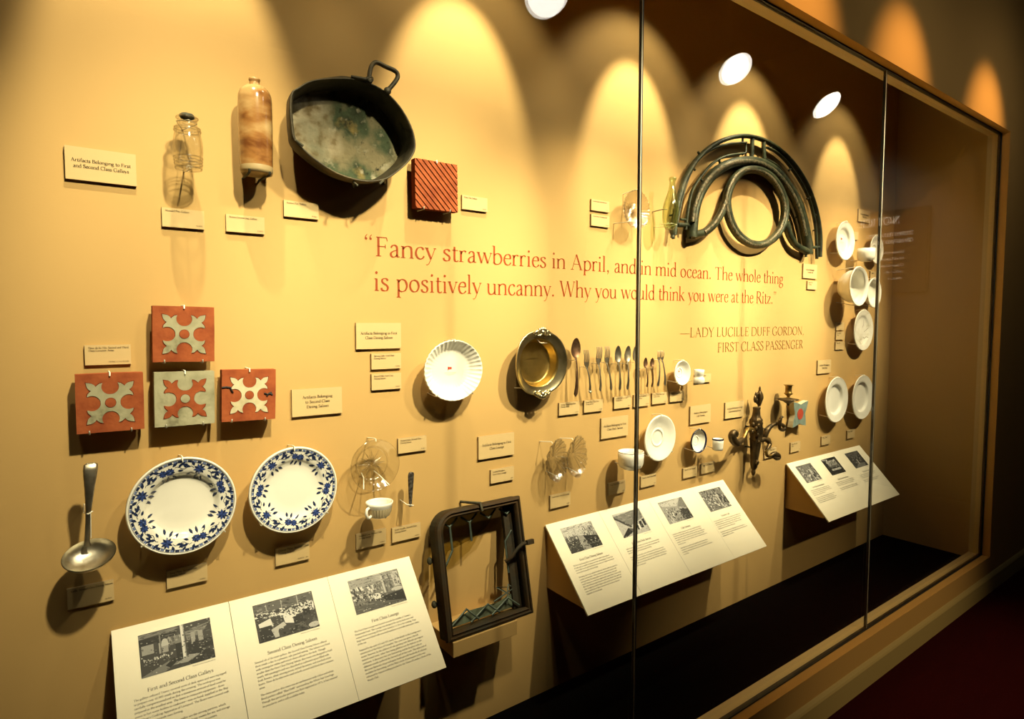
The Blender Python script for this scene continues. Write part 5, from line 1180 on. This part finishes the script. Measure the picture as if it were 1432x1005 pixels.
# ------------------------------------------------------------------ bronze arch of a bench end
s = .033; ox, oy, sc = 800, 160, 3.722
Q = lambda x, y, s_=s: W(ox + x / sc, oy + y / sc, s_)
loc = Q(955, 480); root = thing('bronze_arch', 'large green bronze arch of curved bars around an oval ring', 'bench end', loc)
def arc(name, pts, r, m, s_=s, flat=1., n=4, closed=False, seg=10):
    mb = MB(); P = [p - loc for p in catmull([Q(x, y, s_) for x, y in pts], n, closed)]
    tube(mb, P, r, seg, 0, closed, True, flat, (0, 1, 0)); return mb.build(name, m, root)
arc('outer_band', [(528, 628), (542, 500), (562, 415), (592, 328), (645, 240), (722, 168), (802, 128), (880, 112), (950, 119), (1020, 145), (1090, 195), (1150, 256), (1208, 342), (1248, 432), (1278, 540), (1290, 640), (1288, 742)], .0100, m_patina, flat=1.5)
arc('middle_bar', [(520, 640), (545, 560), (572, 430), (608, 318), (662, 228), (740, 175), (820, 153), (905, 147)], .0056, m_patina, flat=1.6)
arc('middle_bar', [(1012, 172), (1062, 196), (1120, 252), (1178, 334), (1220, 410), (1248, 490), (1268, 600), (1274, 752)], .0056, m_patina, flat=1.6)
arc('inner_bar', [(888, 203), (800, 217), (730, 256), (664, 332), (622, 405), (602, 500), (590, 600)], .0056, m_patina, flat=1.5)
arc('inner_bar', [(1012, 236), (1060, 262), (1110, 320), (1152, 386), (1194, 470), (1224, 560), (1250, 690)], .0054, m_patina, flat=1.5)
th_ = [(622, 640), (628, 560), (640, 482), (664, 412), (700, 350), (752, 296), (820, 258), (900, 243), (978, 252), (1048, 290), (1108, 352), (1158, 432), (1196, 530), (1218, 630), (1228, 725)]
arc('main_moulding', th_, .0225, m_patina, flat=1.1, seg=14)
arc('leaf_band', th_[1:-1], .0120, m_patinal, s + .019, .7)
ringp = [(805, 470), (826, 560), (870, 632), (935, 674), (1005, 672), (1062, 630), (1100, 560), (1108, 480), (1090, 410), (1052, 345), (1000, 302), (940, 285), (882, 298), (838, 345), (812, 405)]
arc('oval_ring', ringp, .0190, m_patina, s + .006, 1.1, 4, True, 14)
arc('leaf_band', ringp, .010, m_patinal, s + .020, .7, 4, True)
arc('scroll_tail', [(822, 372), (806, 430), (782, 500), (742, 566), (690, 612), (632, 626)], .0175, m_patina, s + .002, 1.1, 4, False, 12)
arc('scroll_tail', [(1112, 560), (1130, 625), (1166, 682), (1226, 714)], .0170, m_patina, s + .002, 1.1, 4, False, 12)
arc('leaf_band', [(816, 395), (804, 440), (780, 505), (740, 570), (690, 614)], .0090, m_patinal, s + .019, .7)
for x0, y0, x1, y1 in ((938, 118, 934, 226), (996, 140, 1000, 242)):
    mb = MB(); a_, b2 = Q(x0, y0) - loc, Q(x1, y1) - loc; tube(mb, [a_, b2], .009, 4, 0, False, True, 1.3, (0, 1, 0)); mb.build('post', m_patina, root)
for x0, y0, x1, y1, r in ((548, 574, 618, 576, .010), (1236, 690, 1292, 692, .008)):
    mb = MB(); tube(mb, [Q(x0, y0) - loc, Q(x1, y1) - loc], r, 10); mb.build('cross_bar', m_patina, root)
mb = MB(); P = [Q(x, y) - loc for x, y in ((905, 147), (906, 196), (886, 210))]; tube(mb, P, .0042, 6); mb.build('bracket', m_patina, root)
for x, y, x1, y1 in ((655, 195, 668, 212), (617, 265, 640, 290), (760, 150, 768, 172), (765, 240, 775, 262), (664, 335, 690, 352), (888, 110, 888, 150), (1145, 275, 1128, 292), (1240, 430, 1222, 440), (1262, 520, 1280, 530), (565, 545, 590, 548), (1040, 160, 1030, 185)):
    mb = MB(); tube(mb, [Q(x, y) - loc, Q(x1, y1) - loc], .0055, 6); mb.build('rivet_block', m_patina, root)
for x, y, x1, y1 in ((527, 600, 527, 648), (612, 560, 612, 648), (1218, 700, 1218, 742), (1240, 690, 1240, 712)):
    mb = MB(); tube(mb, [Q(x, y) - loc, Q(x1, y1) - loc], .007, 6); mb.build('foot', m_patina, root)
for x, y in ((640, 482), (1196, 530), (940, 285), (540, 520), (1285, 600)):
    p = Q(x, y) - loc; pin(root, [(p.x, s, p.z), p], r=.004, m=m_cork)

# ------------------------------------------------------------------ bronze sconce
s = .055; ox, oy, sc = 1000, 500, 5.023
Q = lambda x, y, s_=s: W(ox + x / sc, oy + y / sc, s_)
loc = Q(283, 520); k = pxm(1056, 603, s) / sc
root = thing('wall_sconce', 'dark bronze torch shaped wall sconce with three scrolled arms', 'sconce', loc)
def lat(name, prof, m, seg=20, mod=None):
    """profile rows (x, y, half width) in the crop; turned about the slightly leaning shaft"""
    mb = MB(); rs = []
    for x, y, hw in prof:
        c = Q(x, y) - loc; r = hw * k * .95
        ring = []
        for j in range(seg):
            a = 2 * PI * j / seg; rr = r * (mod(a) if mod else 1)
            ring.append(c + Vector((rr * math.cos(a), rr * math.sin(a), 0)))
        rs.append(ring)
    rings(mb, rs, 0, True, True, True); return mb.build(name, m, root)
fl = lambda a: 1 + .09 * math.cos(8 * a)
lat('shaft', [(294, 345, 24), (293, 352, 27), (292, 362, 23), (290, 400, 26), (289, 425, 34), (288, 436, 44), (287, 450, 42)], m_bronze, 24, fl)
lat('collar', [(287, 446, 42), (288, 456, 46), (288, 470, 40), (290, 500, 44), (290, 540, 42), (288, 560, 38), (286, 572, 42), (286, 582, 38)], m_bronze, 24, lambda a: 1 + .13 * math.cos(5 * a + .6))
lat('lower_shaft', [(285, 580, 38), (283, 620, 35), (279, 680, 29), (275, 725, 24), (274, 745, 26), (273, 775, 19), (271, 785, 14)], m_bronze, 24, fl)
lat('pendant', [(270, 782, 9), (269, 792, 14), (268, 806, 16), (267, 820, 11), (266, 828, 3)], m_bronze)
lat('finial', [(312, 340, 8), (312, 318, 16), (314, 300, 20), (316, 285, 24), (316, 268, 22), (314, 252, 20), (314, 240, 12), (314, 228, 7), (315, 214, 8), (316, 206, 5), (316, 200, 1)], m_bronze, 14, lambda a: 1 + .22 * math.cos(3 * a + 1))
mb = MB(); 
for x, y, r in ((288, 262, 12), (282, 290, 15), (296, 305, 12), (305, 326, 9), (300, 270, 14)): ball(mb, Q(x, y, s - .006) - loc, r * k, r * k * .8, r * k * 1.8, 0, 10, 6)
mb.build('finial_leaf', m_bronze, root)
mb = MB()
for x, y, r in ((268, 470, 14), (305, 480, 16), (290, 500, 15), (262, 520, 12), (300, 545, 13), (305, 590, 9), (296, 735, 15)): ball(mb, Q(x, y, s + .022) - loc, r * k, r * k * .8, r * k * 1.3, 0, 10, 6)
mb.build('leaf_boss', m_bronze, root)
def arm(pts, rr, m, name='arm', s0=s, s1=s + .05, leaves=()):
    n = len(pts); mb = MB()
    P = [Q(x, y, s0 + (s1 - s0) * i / (n - 1)) - loc for i, (x, y) in enumerate(pts)]
    P = catmull(P, 5); R_ = [interp([(i / (n - 1), r * k * 1.02) for i, r in enumerate(rr)], j / (len(P) - 1)) for j in range(len(P))]
    tube(mb, P, R_, 10)
    for i, (t, ln, ang) in enumerate(leaves):
        p = P[int(t * (len(P) - 1))]; d = Vector((math.cos(ang), -.2, math.sin(ang))) * ln * k
        tube(mb, [p, p + d * .5 + Vector((0, -.002, .002)), p + d], [7 * k, 6 * k, 1.5 * k], 6, 0, False, True, .5)
    return mb.build(name, m, root)
arm([(282, 520), (250, 500), (225, 512), (208, 548), (196, 570)], [14, 15, 16, 14, 12], m_gilt, 'arm_scroll', s + .01, s + .03, ((.5, 22, 2.2), (.7, 20, 3.4)))
arm([(200, 568), (172, 588), (150, 600), (128, 580), (120, 545), (132, 525), (150, 532), (148, 556)], [13, 20, 24, 26, 25, 20, 15, 9], m_bronze, 'arm', s + .03, s + .045, ((.3, 26, 5.2), (.5, 24, 3.6), (.7, 22, 2.2), (.15, 22, -1.0)))
arm([(340, 572), (352, 540), (368, 505), (400, 474), (438, 462), (472, 472), (488, 490), (478, 506), (456, 500), (452, 470), (460, 430), (470, 412)], [16, 20, 20, 14, 12, 13, 14, 13, 11, 13, 12, 6], m_bronze, 'arm', s - .01, s + .03, ((.2, 30, 3.6), (.25, 26, -.4), (.35, 24, 4.2), (.9, 34, 3.1), (.92, 30, 1.0), (.95, 28, .1), (.8, 24, .6)))
arm([(318, 580), (345, 572), (370, 584), (382, 606), (374, 628), (362, 648)], [16, 15, 15, 14, 12, 9], m_bronze, 'arm', s + .01, s + .03, ((.3, 26, 4.4), (.7, 18, 4.7)))
arm([(362, 645), (360, 668), (368, 690), (392, 688)], [9, 10, 10, 12], m_gilt, 'arm_scroll', s + .03, s + .032)
arm([(390, 688), (415, 676), (440, 684), (448, 702), (430, 708), (410, 700)], [12, 18, 18, 15, 13, 8], m_bronze, 'arm', s + .03, s + .04, ((.3, 22, 1.6), (.5, 20, .6)))
pin(root, [(0, s, .02), (0, .01, .02)], r=.004, m=m_cork); pin(root, [(0, s, -.08), (0, .0, -.08)], r=.004, m=m_cork)
p = Q(358, 500, s) - loc; pin(root, [(p.x, s, p.z), p], r=.003, m=m_cork)

# candle cup
s = .06; loc = Q(514, 292, s); k2 = pxm(1102, 552, s) / sc
root = thing('candle_cup', 'small brass candle cup on a round drip pan, above the sconce arm', 'candle cup', loc)
Zc = lambda y: (Q(514, y, s) - loc).z
def turn(name, prof, m): mb = MB(); lathe(mb, [(r * k2 * 1.12, Zc(y)) for r, y in prof], 28, IDM, 0, True, True); mb.build(name, m, root)
turn('socket', [(27, 190), (28, 194), (20, 199), (19, 225), (20, 244), (25, 250), (22, 258), (12, 266), (8, 274), (14, 282)], m_gilt)
turn('drip_pan', [(14, 280), (40, 286), (62, 290), (63, 294), (52, 299), (32, 305), (22, 314), (16, 318), (8, 324), (9, 330), (3, 337)], m_bronze)
pin(root, [(-.02, s, .0), (-.02, .02, .0), (-.01, .0, .0)], 'support_arm', .0025, m_wire)

# ------------------------------------------------------------------ leaded window frame on its ledge
x0, x1 = W(634, 900, .15).x, W(723.5, 890, .15).x
zt_ = W(634, 899, .15).z; zb_ = W(634, 920.5, .15).z
root = thing('wall_ledge', 'tan wooden ledge carrying the leaded window frame', 'ledge', ((x0 + x1) / 2, 0, zb_))
mb = MB(); box(mb, x0 - (x0 + x1) / 2, x1 - (x0 + x1) / 2, -.15, 0, 0, zt_ - zb_); mb.build('ledge_block', m_wall, root, bevel=.0015)

zt0, zb0 = W(640, 712, .085).z, zt_ + .001
wF = W(748, 868, .15).x - W(627.5, 897, .15).x
hF = math.hypot(zt0 - zb0, .055)
root = thing('window_frame', 'old leaded window frame with one rounded corner and broken glass', 'window frame', (W(627.5, 897, .15).x, -.148, zb0), None, (-math.atan2(.080, zt0 - zb0), 0, math.radians(0)))
Rc = wF * .20
outer = [(0, 0), (wF, 0), (wF, hF)] + [(Rc - Rc * math.sin(t), hF - Rc + Rc * math.cos(t)) for t in [i * PI / 16 for i in range(9)]]
def offs(poly, d):
    n = len(poly); out = []
    for i in range(n):
        p, q_, r = Vector(poly[i - 1]), Vector(poly[i]), Vector(poly[(i + 1) % n])
        n1 = Vector((-(q_ - p).y, (q_ - p).x)).normalized(); n2 = Vector((-(r - q_).y, (r - q_).x)).normalized()
        m_ = (n1 + n2); m_ = m_ / max(m_.dot(n1), .3)
        out.append(tuple(q_ + m_ * d))
    return out
def sweep(name, prof, m, closed=True):
    mb = MB(); rs = [[(u, y, v) for u, v in offs(outer, ins)] for ins, y in prof]
    rings(mb, rs + [rs[0]], 0, True, False, False, False); return mb.build(name, m, root)
sweep('front_moulding', [(0, .012), (.002, .002), (.010, -.002), (.012, .004), (.017, .004), (.020, .000), (.022, .002), (.025, .010), (.025, .016), (0, .016)], m_woodred)
sweep('frame_body', [(.003, .016), (.020, .016), (.020, .056), (.003, .056)], m_wood)
# wider back leaf on the right, seen through the opening
mb = MB(); box(mb, wF - .056, wF - .022, .036, .052, .022, hF - .022); mb.build('inner_stile', m_woodred, root, bevel=.002)
def bar(name, pts, r, m, flat=.5): mb = MB(); tube(mb, [(u, y, v) for u, v, y in pts], r, 6, 0, False, True, flat); return mb.build(name, m, root)
iw0, iw1, iv0, iv1 = .028, wF - .028, .028, hF - .028
ww = iw1 - iw0
for i in range(4):
    u = iw0 + ww * (.02 + i * .27)
    bar('lead_strip', [(u, iv1 - .004, .03), (u + ww * .11, iv1 - .028, .03), (u + ww * .22, iv1 - .002, .03)], .0042, m_lead)
for u, L_ in ((.13, .075), (.40, .06)):
    bar('lead_strip', [(iw0 + ww * u, iv1 - .027, .03), (iw0 + ww * u, iv1 - .027 - L_, .03)], .0042, m_lead)
bar('lead_strip', [(iw0 + ww * .13, iv1 - .102, .03), (iw0 + .002, iv1 - .150, .03)], .0040, m_lead)
for i in range(3):
    u = iw0 + ww * (.08 + i * .29)
    bar('lead_strip', [(u - ww * .1, iv0 + .002, .028), (u + ww * .15, iv0 + .040 + .006 * (i == 0), .028), (u + ww * .30, iv0 + .004, .028)], .0040, m_lead)
bar('lead_strip', [(iw1 - .004, iv1 - .085, .032), (iw1 - .035, iv1 - .115, .032), (iw1 - .036, iv1 - .22, .032)], .004, m_lead)
for pts in (((.62, .10), (.95, .16), (.70, .20), (.98, .06)), ((.80, .05), (.86, .20), (.99, .12))):
    bar('lead_strip', [(iw0 + ww * a, iv0 + hF * b2, .034 + .004 * i) for i, (a, b2) in enumerate(pts)], .0032, m_lead)
m_oldglass = glass_mat('smoky old glass', (.80, .76, .55), (.4, .36, .22), .10, .08, .3, 40)
mb = MB(); prism(mb, [(iw0, iv1 - .13), (iw0 + .02, iv1 - .10), (iw0 + ww * .40, iv1 - .080), (iw0 + ww * .62, iv1 - .055), (iw0 + ww * .80, iv1), (iw0, iv1)], 0, .002, 0, None, lambda u, v, h_: (u, .031 - h_, v)); mb.build('glass_fragment', m_oldglass, root)
mb = MB(); prism(mb, [(iw0, iv0), (iw1, iv0), (iw1, iv0 + .05), (iw0 + ww * .7, iv0 + .03), (iw0 + ww * .3, iv0 + .034), (iw0, iv0 + .012)], 0, .002, 0, None, lambda u, v, h_: (u, .045 - h_, v)); mb.build('glass_fragment', mat('green dusty glass', (.12, .15, .10), .4, noise=((.06, .06, .035), 50, .4, .7)), root)
mb = MB(); P = [(wF - .080, .02, hF * .475), (wF - .062, .004, hF * .505), (wF - .042, -.006, hF * .57), (wF - .022, -.012, hF * .60), (wF - .004, -.016, hF * .60)]
tube(mb, P, [.006, .006, .006, .007, .007], 8); box(mb, wF - .012, wF + .016, -.026, -.012, hF * .585, hF * .625); mb.build('latch_handle', m_woodred, root, bevel=.001)
bar('hook', [(wF * .40, hF + .012, .065), (wF * .44, hF + .008, .03), (wF * .50, hF + .004, -.004), (wF * .51, hF - .022, -.006)], .0045, m_cork, 1.)
for v in (.62, .28): mb = MB(); ball(mb, (-.006, .055, hF * v), .009, .010, .012, 0, 10, 6); mb.build('hinge_pin', m_cork, root)

# ------------------------------------------------------------------ gallery spotlights, seen mirrored in the glazing
def lamp(lx, dz, r, n, label):
    loc = Vector((lx, GAL_Y, GAL_Z + dz)); n = Vector(n).normalized()
    root = thing('spotlight', label, 'spotlight', loc, 'gallery spotlights')
    qm = n.to_track_quat('Z', 'Y').to_matrix().to_4x4()
    mb = MB(); lathe(mb, [(.001, .002), (r * .6, .0015), (r, 0), (r, -.002)], 40, qm, 0, True, True); mb.build('lens', m_lens, root)
    mb = MB(); lathe(mb, [(r * 1.005, .0015), (r * 1.06, .0015), (r * 1.08, -.012), (r * 1.0, -.05), (r * .6, -.085), (r * .4, -.09), (.001, -.09)], 40, qm, 0); mb.build('housing', m_lampbody, root)
    mb = MB(); p = -n * .08; tube(mb, [p, (p.x, p.y - .02, RZ1 - loc.z)], .008, 8); mb.build('stem', m_lampbody, root)
lamp(1.64, -.02, .088, (-.22, .66, -.70), 'glowing spotlight reflected at the top edge of the picture')
lamp(2.96, .0, .085, (-.20, .66, -.72), 'glowing spotlight reflected above the bronze arch')
lamp(3.95, .015, .087, (-.02, .69, -.72), 'glowing spotlight reflected farthest right, near the second glass joint')

# ------------------------------------------------------------------ notice board on the side wall, mirrored in the glazing
root = thing('notice_board', 'dark notice board with white capital lettering on the side wall', 'sign', (RX1 - .002, -1.95, H + .70))
mb = MB(); box(mb, -.02, 0, -.40, .40, -.42, .34); mb.build('board', m_sign, root, bevel=.003)
def sf(u, v, h_): return (-.021 - h_, -u, v)
mb = MB()
text(mb, 'NOTICE', -.16, .21, .105, sf, 0, 3, 10, 4)
for i, (l, e_) in enumerate((('SUSPECTED CASES', .048), ('ON BOARD SHIP', .048))): text(mb, l, -.27, .10 - i * .065, e_, sf, 0, 2, 10, 5)
for i, l in enumerate(('General orders', 'for all hands', 'Class and crew', 'to the deck', 'Steward')): text(mb, l, -.20, -.06 - i * .06, .036, sf, 0, 2, 9, 4)
mb.build('lettering', m_signwhite, root)
spot('notice_light', (RX1 - 1.2, -2.6, 3.9), (RX1, -1.95, H + .75), 420, 42, .8, .05, (1, .85, .62))
